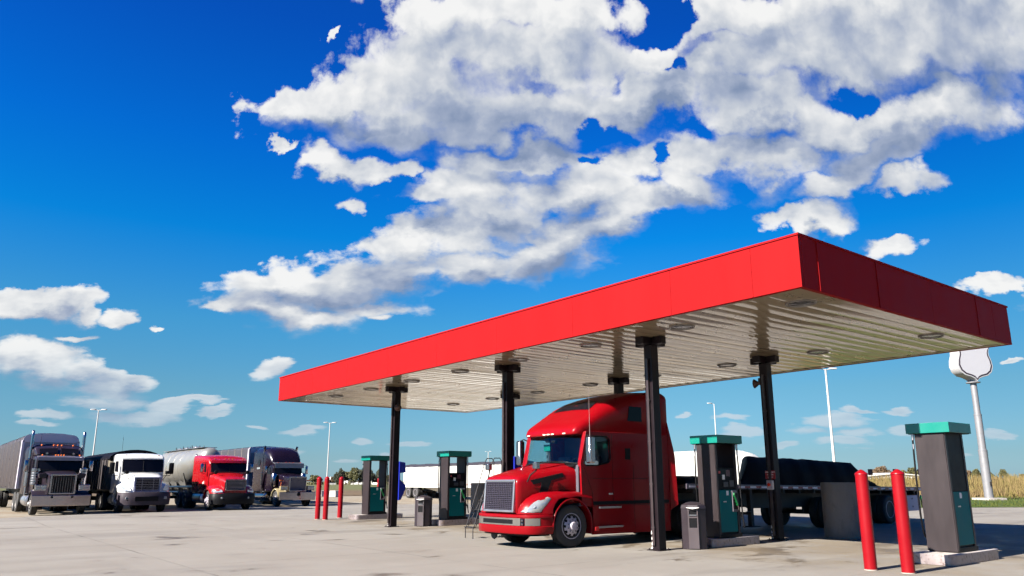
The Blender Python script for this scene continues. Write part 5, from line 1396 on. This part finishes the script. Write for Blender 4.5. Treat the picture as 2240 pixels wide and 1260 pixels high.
sl = loft_y([(2.32, 0.95, 2.80, 2.9, 0.05, 0.02), (2.5, 1.05, 2.78, 3.30, 0.3, 0.04), (2.8, 1.12, 2.7, 3.66, 0.42, 0.05), (3.2, 1.18, 2.4, 3.88, 0.46, 0.05), (3.6, 1.21, 0.98, 3.98, 0.45, 0.05), (5.3, 1.22, 0.95, 4.0, 0.42, 0.05), (5.5, 1.2, 0.95, 3.92, 0.4, 0.04)]).build('sleeper', PP, T4, ang=60)
for sx in (-1, 1):
    MB().lathe([(0.0, 0.0), (0.19, 0.002), (0.20, -0.02)], (sx*1.222, 4.3, 2.95), 'x', 20).build('sleeper_window', DGLASS, sl)
    MB().prism([(4.1, 2.5), (4.7, 2.5), (4.7, 2.62), (4.1, 2.62)], 'x', sx*1.222, sx*1.228).build('side_decal', LENS, sl)
chassis(T4, (6.9, 8.2), 9.0, 1.10, RIMD, RIMD)
tanks(T4, 3.1, 5.2, CHROME)
lights_row(T4, (-1.0, ), 3.2, 2.35, 0.06, AMBER)

# ------------------------------------------------------------------ their trailers
SILT = mat('trailer_silver', (0.30, 0.27, 0.31), 0.38, 0.15, var=0.15)
TARPG = mat('grey_tarp', (0.026, 0.020, 0.023), 0.55, var=0.2, vs=1.5, bump=0.4, bs=2.0)
def trailer_at(name, label, truck, y_front, group=None):
    t = thing(name, label, 'trailer', truck.location, 0, group)
    t.rotation_euler = truck.rotation_euler
    return t
def covered(t, y0, y1, hw, zb, zt, r, side_m, front_m, cap_m, ribs, front_in=0.0):
    prof = rrect(hw, zb, zt, r, 0.03, 0.08, n=6)
    secs = []
    n_r = ribs*2
    for k in range(n_r + 1):
        y = y0 + 0.10 + (y1 - y0 - 0.2)*k/n_r
        s_ = 1.0 if k % 2 == 0 else 0.965
        dz_ = 0 if k % 2 == 0 else -0.03
        secs.append([(x*s_, y, z + (dz_ if z > (zb + zt)/2 else 0)) for x, z in prof])
    c = MB().loft(secs).build('cover', side_m, t, ang=60)
    for k in range(0, n_r + 1, 2):
        y = y0 + 0.10 + (y1 - y0 - 0.2)*k/n_r
        MB().loft([[(x*1.008, y + o, zb + (z - zb)*1.004) for x, z in prof] for o in (-0.035, 0.035)]).build('cover_bow', mat('tarp_seam', (0.15, 0.125, 0.11), 0.5, var=0.2), c)
    cap_m = mat('bulkhead_cap_pale', (0.50, 0.46, 0.53), 0.4, var=0.06) if cap_m is not None else None
    fb = MB().loft([[(x*1.008, y0 + o, z) for x, z in prof] for o in (0, 0.10)]).build('bulkhead', front_m, t, ang=50)
    m = MB()
    for x in np.linspace(-hw + 0.1, hw - 0.1, 12):
        m.box(x - 0.03, x + 0.03, y0 - 0.018, y0 - 0.001, zb + 0.05, zt - 0.45)
    m.build('bulkhead_rib', front_m, fb)
    if cap_m is not None:
        for sx in (-1, 1):
            MB().box(sx*hw - 0.07, sx*hw + 0.07, y0 - 0.03, y0 + 0.16, zb, zt - r).build('corner_post', cap_m, fb, bevel=0.02)
        MB().loft([[(x*1.012, y0 + o, z + 0.01) for x, z in rrect(hw, zt - 0.42, zt, min(r, 0.40), 0.0, 0.08, n=6)] for o in (-0.03, 0.0)]).build('bulkhead_cap', cap_m, fb, ang=50)
    m = MB()
    for sx in (-1, 1):
        m.box(sx*0.5 - 0.06, sx*0.5 + 0.06, y0 + 0.3, y1, zb - 0.35, zb - 0.005)
    m.box(-hw, hw, y0 + 0.1, y1 - 0.1, zb - 0.004, zb + 0.04)
    m.build('underframe', DARKM, t)
    tandem(t, (y1 - 2.7, y1 - 1.4), 1.25, rim=RIMD)
    for sx in (-1, 1):
        MB().box(sx*0.85 - 0.06, sx*0.85 + 0.06, y0 + 2.9, y0 + 3.02, 0.1, zb - 0.01).build('landing_leg', DARKM, t)
tA = trailer_at('covered_trailer', 'tall grey tarpaulin covered trailer with silver front, behind the leftmost truck', T1, 6)
covered(tA, 5.95, 19.5, 1.30, 1.20, 4.08, 0.32, TARPG, SILT, SILT, 7)
tD = trailer_at('covered_trailer', 'long dark grey tarpaulin covered trailer behind the tall purple sleeper truck', T4, 6)
covered(tD, 6.3, 20.5, 1.29, 1.2, 4.10, 0.12, mat('dark_grey_tarp', (0.028, 0.025, 0.032), 0.55, var=0.2, vs=1.2, bump=0.4, bs=2.0), SILT, SILT, 9)
# end dump trailer with arched tarp
tB = trailer_at('dump_trailer', 'dump trailer with pale front wall and arched black tarp, behind the white day cab', T2, 4)
y0, y1 = 3.75, 13.5
dump_s = mat('dump_wall', (0.13, 0.115, 0.09), 0.5, 0.3, var=0.15)
MB().loft([[(x_*k_, y0 + 0.08 - 0.85*math.sqrt(max(0.0, 1 - (x_/1.24)**2)), z_) for x_ in np.linspace(-1.24, 1.24, 17)] + [(1.24*k_, y0 + 0.10, z_), (-1.24*k_, y0 + 0.10, z_)] for z_, k_ in ((1.15, 1.0), (2.76, 1.02))]).build('front_wall', dump_s, tB, ang=30)
for sx in (-1, 1):
    sd_ = MB().loft([[(sx*1.20, y, 1.15), (sx*1.27, y, 1.15), (sx*1.30, y, 2.78), (sx*1.23, y, 2.78)] for y in (y0 + 0.08, y1)]).build('side_wall', mat('dump_dark', (0.035, 0.03, 0.032), 0.5, var=0.2), tB)
    m = MB()
    for y in np.arange(y0 + 0.3, y1, 0.7):
        m.box(min(sx*1.27, sx*1.34), max(sx*1.27, sx*1.34), y - 0.05, y + 0.05, 1.16, 2.80)
    m.build('side_post', mat('dump_dark', (0.035, 0.03, 0.032), 0.5), sd_)
arc = [(1.34*math.cos(a), 2.76 + 0.52*math.sin(a)) for a in np.linspace(0, math.pi, 13)]
MB().loft([[(x, y, z) for x, z in arc + [(-1.3, 2.75), (1.3, 2.75)]] for y in np.linspace(y0 - 0.55, y1, 9)]).build('arched_tarp', TARP, tB, ang=50)
MB().box(-0.55, -0.42, y0 + 0.2, y1, 0.85, 1.14).box(0.42, 0.55, y0 + 0.2, y1, 0.85, 1.14).box(-1.2, 1.2, y0 + 0.1, y1, 1.145, 1.2).build('underframe', DARKM, tB)
tandem(tB, (y1 - 2.2, y1 - 0.9), 1.25, rim=RIMD)
# pneumatic tank
tC = trailer_at('tank_trailer', 'silver pneumatic tank trailer with cone bottoms and hatches on top, behind the red truck', T3, 5)
TANK = mat('tank_aluminium', (0.26, 0.255, 0.235), 0.36, 0.6, var=0.12, vs=1.2)
zc, rt, y0, y1 = 2.42, 1.16, 4.75, 15.2
zt_ = zc + rt
tprof = [(0.02, y0), (0.30, y0 + 0.03), (0.48, y0 + 0.12), (0.58, y0 + 0.28), (0.63, y0 + 0.5), (rt, y0 + 2.9), (rt, y1 - 2.9), (0.63, y1 - 0.5), (0.58, y1 - 0.28), (0.48, y1 - 0.12), (0.30, y1 - 0.03), (0.02, y1)]
tk = MB().loft([[(r_*math.cos(a), y_, zt_ - max(r_, 0.63) + r_*math.sin(a)) for a in np.linspace(0, 2*math.pi, 41)[:-1]] for r_, y_ in tprof]).build('tank', TANK, tC, ang=60)
for k, yc in enumerate((8.2, 10.2, 11.9)):
    MB().loft([[(sx*w_, yc + sy*l_, z) for sx, sy in ((-1, -1), (-0.4, -1.15), (0.4, -1.15), (1, -1), (1.1, 0), (1, 1), (0.4, 1.15), (-0.4, 1.15), (-1, 1), (-1.1, 0))] for w_, l_, z in ((0.98, 1.1, zc - 0.35), (0.62, 0.62, zc - 1.1), (0.16, 0.16, zc - 1.7))]).build('hopper_cone', TANK, tk, ang=30)
    hh = MB().lathe([(0.30, 0), (0.30, 0.10), (0.33, 0.11), (0.33, 0.15), (0.0, 0.19)], (0, yc - 0.3, zc + rt - 0.02), n=18).build('hatch', ALU, tk)
    m = MB()
    for a in range(4):
        m.tube([(0.33*math.cos(a*1.57), yc - 0.3 + 0.33*math.sin(a*1.57), zc + rt), (0.37*math.cos(a*1.57), yc - 0.3 + 0.37*math.sin(a*1.57), zc + rt + 0.22)], 0.02, 6)
    m.build('hatch_clamp', DARKM, hh)
m = MB()
for y in (y0 + 3.0, 9.1, 10.5, y1 - 3.0):
    m.lathe([(rt + 0.004, y - 0.03), (rt + 0.018, y - 0.02), (rt + 0.018, y + 0.02), (rt + 0.004, y + 0.03)], (0, 0, zc), 'y', 40)
m.build('stiffening_ring', TANK, tk)
MB().box(-0.45, 0.45, y0 + 0.7, y1 - 0.6, zc + rt + 0.0, zc + rt + 0.03).build('catwalk', ALU, tk)
for sx in (-1, 1):
    m = MB(); m.tube([(sx*0.75, y0 + 0.2, 1.25), (sx*0.8, y0 + 1.4, 1.25), (sx*0.8, y1, 1.2)], 0.07, 10); m.tube([(sx*0.6, y0 + 0.5, 1.3), (sx*0.72, y0 + 0.9, 1.9)], 0.05, 8)
    m.build('frame_rail', ALU, tC)
    m = MB(); m.tube([(sx*0.95, y0 + 0.6, 0.95), (sx*0.95, y1 - 3, 0.9)], 0.055, 10); m.build('discharge_pipe', ALU, tC)
MB().box(-0.6, 0.6, y0 + 0.3, y0 + 2.0, 1.13, 1.2).box(-0.6, 0.6, y1 - 3.2, y1 - 0.2, 0.95, 1.18).build('bolster', DARKM, tC)
tandem(tC, (y1 - 2.4, y1 - 1.1), 1.22, rim=RIMD)
# ------------------------------------------------------------------ lamp posts and the shield sign
PW = mat('pole_white', (0.34, 0.34, 0.34), 0.4, var=0.04)
def lamp_post(px_lat, d, h, label, arms=(-1, 1), r=0.10):
    x, y = xy_of(px_lat, d); z = float(gz(x, y))
    t = thing('lamp_post', label, 'lamp post', (x, y, z), math.atan2(LAT.y, LAT.x) + R(8), 'lamp posts round the lot')
    MB().lathe([(0.30, 0), (0.30, 0.55), (0.28, 0.6), (0.0, 0.6)], n=20).build('footing', ISL_C, t)
    MB().cyl((0, 0, 0.6), (0, 0, h - 0.1), r, r*0.55, n=14).build('pole', PW, t)
    for s_ in arms:
        a = MB().cyl((0, 0, h - 0.14), (s_*0.34, 0, h - 0.08), 0.035, n=8).build('arm', PW, t)
        MB().loft([[(s_*(0.32 + u_), w_*k, h - 0.05 + z_) for k, z_ in ((-1, -0.03), (1, -0.03), (1, 0.045), (0.5, 0.08), (-0.5, 0.08), (-1, 0.045))] for u_, w_ in ((0, 0.08), (0.12, 0.16), (0.5, 0.16), (0.58, 0.10))]).build('lamp_head', PW, a)
    return t
def lat_at(px, d): return (px - CX)/FPX*(d*math.cos(PITCH) - 1.4*math.sin(PITCH))
lamp_post(lat_at(191, 91), 91, 10.0, 'white twin lamp post behind the leftmost parked truck')
lamp_post(lat_at(712, 112), 112, 10.0, 'white twin lamp post rising behind the thin red bollards')
lamp_post(lat_at(1572, 97), 97, 10.0, 'white single armed lamp post with its top just above the middle pump sign', arms=(-1,))
lamp_post(lat_at(1831, 57), 57, 9.72, 'white twin lamp post standing behind the tarped flatbed', r=0.12)
lamp_post(lat_at(1066, 215), 215, 9.6, 'tiny distant twin lamp post above the long white trailer', r=0.16)

sx_, sy_ = xy_of(lat_at(2163, 52.9), 52.9); sz_ = float(gz(sx_, sy_))
GALV = mat('galvanised', (0.17, 0.17, 0.18), 0.45, 0.3, var=0.12)
sg = thing('shield_sign', 'tall blank white shield shaped road sign on a grey pole', 'sign', (sx_, sy_, sz_), math.atan2(LAT.y, LAT.x) + R(13))
MB().prism(rounded_rect(0.75, -0.75, 0.75, 0.08), 'z', 0.0, 0.14).build('footing', ISL_C, sg)
pl_ = MB().lathe([(0.28, 0.14), (0.28, 3.3), (0.24, 3.35), (0.24, 5.7), (0.205, 5.74), (0.205, 8.1), (0.0, 8.1)], n=24).build('pole', GALV, sg)
for z, r_ in ((3.3, 0.295), (5.72, 0.255)):
    MB().lathe([(r_, z - 0.05), (r_, z + 0.03)], n=24).build('pole_joint', GALV, pl_)
MB().lathe([(0.45, 7.92), (0.45, 7.98), (0.0, 7.98)], n=24).build('cap_plate', GALV, pl_)
MB().box(-0.07, 0.07, -0.335, -0.31, 0.9, 1.2).build('hand_hole', DARKM, pl_)
half = [(0.0, 0.0), (0.18, 0.22), (0.45, 0.36), (0.95, 0.50), (1.30, 0.80), (1.46, 1.25), (1.40, 1.75), (1.25, 2.2), (1.24, 2.45), (1.32, 2.75), (1.48, 2.98), (1.28, 3.22), (1.02, 3.42), (0.72, 3.30), (0.38, 3.30), (0.0, 3.45)]
sh = half + [(-x, z) for x, z in reversed(half[1:-1])]
def shield(k, y0, y1, zc=1.75):
    return [(x*k, (zc + (z - zc)*k)*0.86 + 7.98) for x, z in sh], y0, y1
p_, a_, b2_ = shield(1.0, -0.42, 0.42)
bd = MB().prism(p_, 'y', a_, b2_).build('sign_case', mat('sign_case_white', (0.30, 0.30, 0.31), 0.4, var=0.05), sg, bevel=0.03, ang=50)
for s_ in (-1, 1):
    p_, a_, b2_ = shield(0.93, s_*0.421, s_*0.428); MB().prism(p_, 'y', a_, b2_).build('sign_border', mat('sign_black', (0.02, 0.012, 0.02), 0.4), bd)
    p_, a_, b2_ = shield(0.855, s_*0.4285, s_*0.436); MB().prism(p_, 'y', a_, b2_).build('sign_face', mat('sign_face_white', (0.34, 0.34, 0.365), 0.35, var=0.02), bd)

# ------------------------------------------------------------------ long white trailers in the background
WT = mat('trailer_white', (0.42, 0.42, 0.40), 0.35, var=0.04, vs=0.6)
def white_hopper(loc, rotz, L, label):
    t = thing('hopper_trailer', label, 'trailer', loc, rotz, 'long white trailers parked behind')
    body = MB().loft([[(x, y, z) for x, z in ((-1.27, 1.16), (1.27, 1.16), (1.28, 2.86), (-1.28, 2.86))] for y in (0.0, L)]).build('body', WT, t, bevel=0.02)
    m = MB()
    for k, yc in enumerate((L*0.27, L*0.68)):
        m.loft([[(sx*w_, yc + sy*l_, z) for sx, sy in ((-1, -1), (1, -1), (1, 1), (-1, 1))] for w_, l_, z in ((1.2, L*0.20, 1.155), (0.5, 0.6, 0.62), (0.5, 0.6, 0.5))])
    m.build('hopper', WT, t)
    m = MB()
    arcp = [(1.30*math.cos(a), 2.86 + 0.30*math.sin(a)) for a in np.linspace(0, math.pi, 9)]
    m.loft([[(x, y, z - (0.05 if k % 2 else 0)) for x, z in arcp] + [(-1.3, y, 2.84), (1.3, y, 2.84)] for k, y in enumerate(np.linspace(-0.02, L + 0.02, 13))])
    m.build('roll_tarp', mat('tarp_mid_grey', (0.022, 0.019, 0.022), 0.55, var=0.2), t, ang=50)
    for sx in (-1, 1):
        m = MB()
        for k in range(int(L/0.75)):
            m.box(min(sx*1.281, sx*1.286), max(sx*1.281, sx*1.286), 0.2 + k*0.75, 0.55 + k*0.75, 1.24, 1.30)
        m.build('reflective_tape', mat('tape_red_faded', (0.35, 0.08, 0.07), 0.4), body)
        MB().box(min(sx*1.0, sx*1.28), max(sx*1.0, sx*1.28), 0.1, L - 0.1, 0.98, 1.155).build('side_rail', WT, t)
    tandem(t, (L - 2.2, L - 0.9), 1.25, rim=RIM)
    for sx in (-1, 1):
        MB().box(sx*0.8 - 0.08, sx*0.8 + 0.08, 2.5, 2.66, 0.05, 1.15).build('landing_leg', ALU, t)
    return t
hx, hy = xy_of(lat_at(905, 75.5), 75.5)
white_hopper((hx + 17.0, hy + 0.0, float(gz(hx, hy))), R(90), 17.0, 'long white hopper trailer with rolled grey tarp, seen between the left pumps')
def white_van(loc, rotz, L, label):
    t = thing('covered_hopper', label, 'trailer', loc, rotz, 'long white trailers parked behind')
    secs = []
    for y, k in ((0.0, 0.55), (0.3, 0.74), (0.9, 0.88), (1.8, 0.96), (3.0, 1.0), (L - 0.2, 1.0), (L, 0.97)):
        secs.append([(x, y, 1.2 + (z - 1.2)*k) for x, z in rrect(1.28, 1.2, 4.12, 0.45, 0.05, 0.12, n=6)])
    c = MB().loft(secs).build('cover', WT, t, ang=60)
    m = MB()
    for y in np.arange(3.2, L, 1.6):
        m.box(-1.3, -1.281, y - 0.03, y + 0.03, 1.3, 3.6).box(1.281, 1.3, y - 0.03, y + 0.03, 1.3, 3.6)
    m.build('side_post', WT, c)
    MB().box(-0.6, -0.45, 0.4, L, 0.85, 1.195).box(0.45, 0.6, 0.4, L, 0.85, 1.195).box(-1.2, 1.2, 0.4, L, 1.15, 1.198).build('underframe', DARKM, t)
    tandem(t, (L - 2.2, L - 0.9), 1.25, rim=RIMD)
    for sx in (-1, 1):
        MB().box(sx*0.8 - 0.08, sx*0.8 + 0.08, 2.5, 2.66, 0.05, 1.15).build('landing_leg', DARKM, t)
    return t
vx, vy = xy_of(lat_at(1662, 66), 66)
white_van((vx, vy, float(gz(vx, vy))), R(90), 15.5, 'long smooth white covered trailer behind the flatbed and the middle pump')

# ------------------------------------------------------------------ blocks at the field edge
BK = mat('block_concrete', (0.36, 0.34, 0.33), 0.85, var=0.15)
for px, d, w_, lb in ((704, 82, 0.6, 'pale concrete block at the field edge behind the tall sleeper truck'), (729, 80, 0.8, 'pale concrete block at the field edge between the thin red bollards')):
    x, y = xy_of(lat_at(px, d), d); z = float(gz(x, y))
    o = MB().prism([(-w_/2, 0), (w_/2, 0), (w_/2 - 0.04, 0.62), (-w_/2 + 0.04, 0.62)], 'y', -0.3, 0.3).build('concrete_block', BK, None, bevel=0.03)
    o.location = (x, y, z); o.rotation_euler.z = R(20 + px)
    tag(o, lb, 'block', 'concrete blocks at the field edge')

# ------------------------------------------------------------------ far farm buildings
HW = mat('farm_white', (0.55, 0.55, 0.53), 0.6, var=0.06)
HR = mat('farm_roof', (0.16, 0.14, 0.15), 0.7, var=0.1)
def farmhouse(px, d, w_, dep, h_, roof, label, rot=0, roof_m=HR, name='farmhouse'):
    x, y = xy_of(lat_at(px, d), d); z = float(gz(x, y))
    t = thing(name, label, 'house' if name == 'farmhouse' else 'barn', (x, y, z), math.atan2(LAT.y, LAT.x) + R(rot), 'white farm buildings on the horizon')
    wl = MB().prism([(-w_/2, 0), (w_/2, 0), (w_/2, h_), (0, h_ + roof), (-w_/2, h_)], 'y', -dep/2, dep/2).build('wall', HW, t)
    for s_ in (-1, 1):
        MB().loft([[(0, y_, h_ + roof + 0.05), (s_*(w_/2 + 0.4), y_, h_ - 0.25), (s_*(w_/2 + 0.4), y_, h_ - 0.10), (0, y_, h_ + roof + 0.25)] for y_ in (-dep/2 - 0.3, dep/2 + 0.3)]).build('roof', roof_m, t)
    for k in range(3):
        MB().box(-w_*0.3 + k*w_*0.3 - 0.5, -w_*0.3 + k*w_*0.3 + 0.5, -dep/2 - 0.05, -dep/2 - 0.005, 1.0, 2.4).build('window', DGLASS, wl)
    return t
farmhouse(723, 440, 3.6, 7, 2.2, 1.8, 'white gabled farm building left of the dark tree group', 25, HW, 'barn')
farmhouse(786, 440, 10, 6, 1.2, 1.0, 'low white house in front of the dark trees, left of the far pump', 10)
farmhouse(823, 440, 4.5, 5, 2.0, 1.2, 'white house seen through the far pump opening', -20)
farmhouse(761, 450, 3.5, 5, 2.6, 1.2, 'small white house between the two left tree groups', 40, HW)
farmhouse(1937, 165, 18, 8, 0.9, 0.5, 'long white roofed shed beyond the grass bank between the right bollards', 5, HW, 'barn')

# ------------------------------------------------------------------ trees
def leaf_mat(name, a, b):
    m = bpy.data.materials.new(name); m.use_nodes = True
    M = NT(m.node_tree); bs = M.n['Principled BSDF']
    oi = M.new('ShaderNodeObjectInfo')
    t = M.new('ShaderNodeTexCoord').outputs['Object']
    n = M.noise(M.v('ADD', t, M.v('SCALE', (13.0, 7.0, 3.0), scale=oi.outputs['Random'])), 0.9, 4.0, 0.7)
    M.l.new(M.mixc(M.smooth(n, 0.35, 0.65), (*a, 1), (*b, 1)), bs.inputs['Base Color'])
    bs.inputs['Roughness'].default_value = 0.7
    return m
LEAF = [leaf_mat('leaf_dark', (0.020, 0.026, 0.014), (0.045, 0.05, 0.024)), leaf_mat('leaf_olive', (0.055, 0.06, 0.018), (0.095, 0.085, 0.028)), leaf_mat('leaf_autumn', (0.085, 0.055, 0.03), (0.13, 0.085, 0.045))]
BARK = mat('bark', (0.06, 0.045, 0.035), 0.9, var=0.3, vs=2)
def tree_meshes(seed, blobs, n, leaf, kind):
    rg = np.random.default_rng(seed)
    tot = sum(b[3]**2*b[4] for b in blobs); vs = []; fs = []
    for (cx, cy, cz, r, rz) in blobs:
        k = int(n*r*r*rz/tot)
        u = rg.normal(size=(k, 3)); u /= np.linalg.norm(u, axis=1)[:, None]
        rad = rg.uniform(0.45, 1.08, k)**0.6
        p = u*rad[:, None]*np.array([r, r, rz]) + np.array([cx, cy, cz])
        for q in p:
            s_ = rg.uniform(0.16, 0.42)
            a = rg.normal(size=3); a /= np.linalg.norm(a); b = np.cross(a, rg.normal(size=3)); b /= np.linalg.norm(b)
            o = len(vs); vs += [q - a*s_ - b*s_*0.6, q + a*s_ - b*s_*0.5, q + a*s_*0.8 + b*s_*0.7, q - a*s_*0.7 + b*s_*0.6]
            fs.append((o, o+1, o+2, o+3))
    m = MB(); m.add(vs, fs)
    crown = m.build('crown', LEAF[leaf])
    m = MB()
    top = max(b[2] for b in blobs)
    m.tube([(0, 0, -0.2), (0.05, 0, top*0.25), (-0.08, 0.05, top*0.55), (0.05, 0, top*0.95)], [0.30, 0.22, 0.14, 0.04], 8)
    for (cx, cy, cz, r, rz) in blobs[1:]:
        m.tube([(0, 0, max(cz*0.35, 1.0)), (cx*0.5, cy*0.5, cz*0.75), (cx*0.9, cy*0.9, cz)], [0.13, 0.09, 0.03], 6)
    trunk = m.build('trunk', BARK)
    out = (crown.data, trunk.data)
    bpy.data.objects.remove(crown); bpy.data.objects.remove(trunk)
    return out
B1 = [(0, 0, 7.0, 3.0, 2.8), (2.2, 0.5, 5.2, 2.2, 2.0), (-2.3, -0.4, 5.0, 2.3, 2.1), (0.6, 1.8, 5.6, 2.0, 2.0), (-0.8, -1.6, 8.4, 1.6, 1.8), (1.0, 0.2, 9.2, 1.3, 1.5), (-2.6, 0.8, 3.0, 1.6, 1.3), (2.8, -0.6, 3.0, 1.5, 1.2)]
B2 = [(0, 0, 5.6, 2.4, 3.6), (1.2, 0.4, 4.0, 1.7, 2.2), (-1.3, -0.4, 4.2, 1.7, 2.4), (0.3, 0.2, 8.4, 1.2, 1.8)]
B3 = [(0, 0, 4.6, 2.8, 2.3), (2.2, 0.3, 3.9, 1.9, 1.6), (-2.2, -0.2, 4.2, 2.0, 1.7), (-0.7, 1.6, 5.5, 1.8, 1.5), (1.2, -1.2, 6.2, 1.4, 1.2)]
TM = [tree_meshes(1, B1, 2600, 0, 0), tree_meshes(2, B2, 1900, 0, 0), tree_meshes(3, B3, 2000, 1, 0), tree_meshes(4, B3, 2000, 2, 0), tree_meshes(5, B1, 2400, 1, 0)]
TREES = [  # px, distance, kind, height scale, width scale, label
 (735, 235, 0, 0.62, 0.75, 'dark bushy tree beside the white gabled farm building'), (744, 238, 1, 0.86, 0.8, 'tall dark evergreen left of the far bollard, tallest of its group'),
 (754, 242, 2, 0.98, 0.8, 'olive green tree right of the tall dark evergreen'), (727, 245, 3, 0.62, 0.6, 'low dark shrub like tree at the left end of the tree group'),
 (771, 236, 4, 0.86, 0.72, 'broad olive autumn tree at the centre of the far left trees'), (783, 240, 0, 0.80, 0.85, 'wide dark tree just right of the broad olive tree'),
 (793, 243, 1, 0.90, 0.85, 'dark evergreen half hidden behind the far pump pillar'), (803, 239, 0, 0.78, 0.8, 'dark tree seen beside the far pump steel pillar'),
 (812, 246, 0, 0.62, 0.8, 'small dark tree at the right of the far pump pillar'), (828, 240, 0, 0.76, 0.7, 'dark round tree above the bollard inside the far pump'),
 (848, 244, 2, 0.72, 0.7, 'small olive tree between the far pump and the column'), (857, 248, 2, 0.66, 0.8, 'pale olive tree just left of the dark column'),
 (898, 240, 3, 0.74, 0.6, 'brown tree between the blue wash station and the white trailer'), (685, 255, 2, 0.75, 0.9, 'distant olive trees edge behind the truck mirror'),
 (693, 262, 2, 0.62, 0.9, 'low olive tree behind the leftmost red bollard'),
 (1928, 150, 3, 0.78, 0.95, 'round brownish tree beyond the grass bank between the red bollards'), (1975, 165, 2, 0.62, 0.9, 'low green tree just left of the nearest pump'),
 (1998, 158, 4, 0.52, 0.95, 'taller green tree partly behind the nearest pump'), (2010, 160, 2, 0.60, 0.8, 'bushy tree hidden behind the nearest pump pillar'),
 (2117, 165, 3, 0.62, 0.6, 'small brown tree just right of the nearest pump'), (2137, 160, 4, 0.46, 0.75, 'spreading green tree beside the shield sign pole'),
 (2163, 170, 2, 0.50, 0.9, 'low bush behind the shield sign pole'), (2196, 158, 4, 0.44, 0.62, 'lone small tree right of the shield sign pole'),
 (1905, 175, 2, 0.48, 0.9, 'low tree left of the first red bollard'), (2240, 190, 2, 0.42, 0.9, 'faint low tree at the right edge of the picture')]
rq = random.Random(11)
for px, d, k, hs, wsc, lb in TREES:
    d = d*1.75 if px < 1500 else d*1.5
    hs = hs if px < 1500 else hs*0.72
    x, y = xy_of(lat_at(px, d), d); z = float(gz(x, y))
    t = thing('tree', lb, 'tree', (x, y, z), rq.uniform(0, 6.28), 'trees beyond the fields')
    t.scale = (wsc*hs*1.05 + 0.1, wsc*hs*1.05 + 0.1, hs)
    use('crown', TM[k][0], t); use('trunk', TM[k][1], t)
tag(blades('hedge_line', 'low dark hedgerow along the far edge of the ploughed field', 5200, -200, 10, 440, 500, 0.5, 2.2, 1.0, LEAF[1]), kind='stuff', cat='hedge')
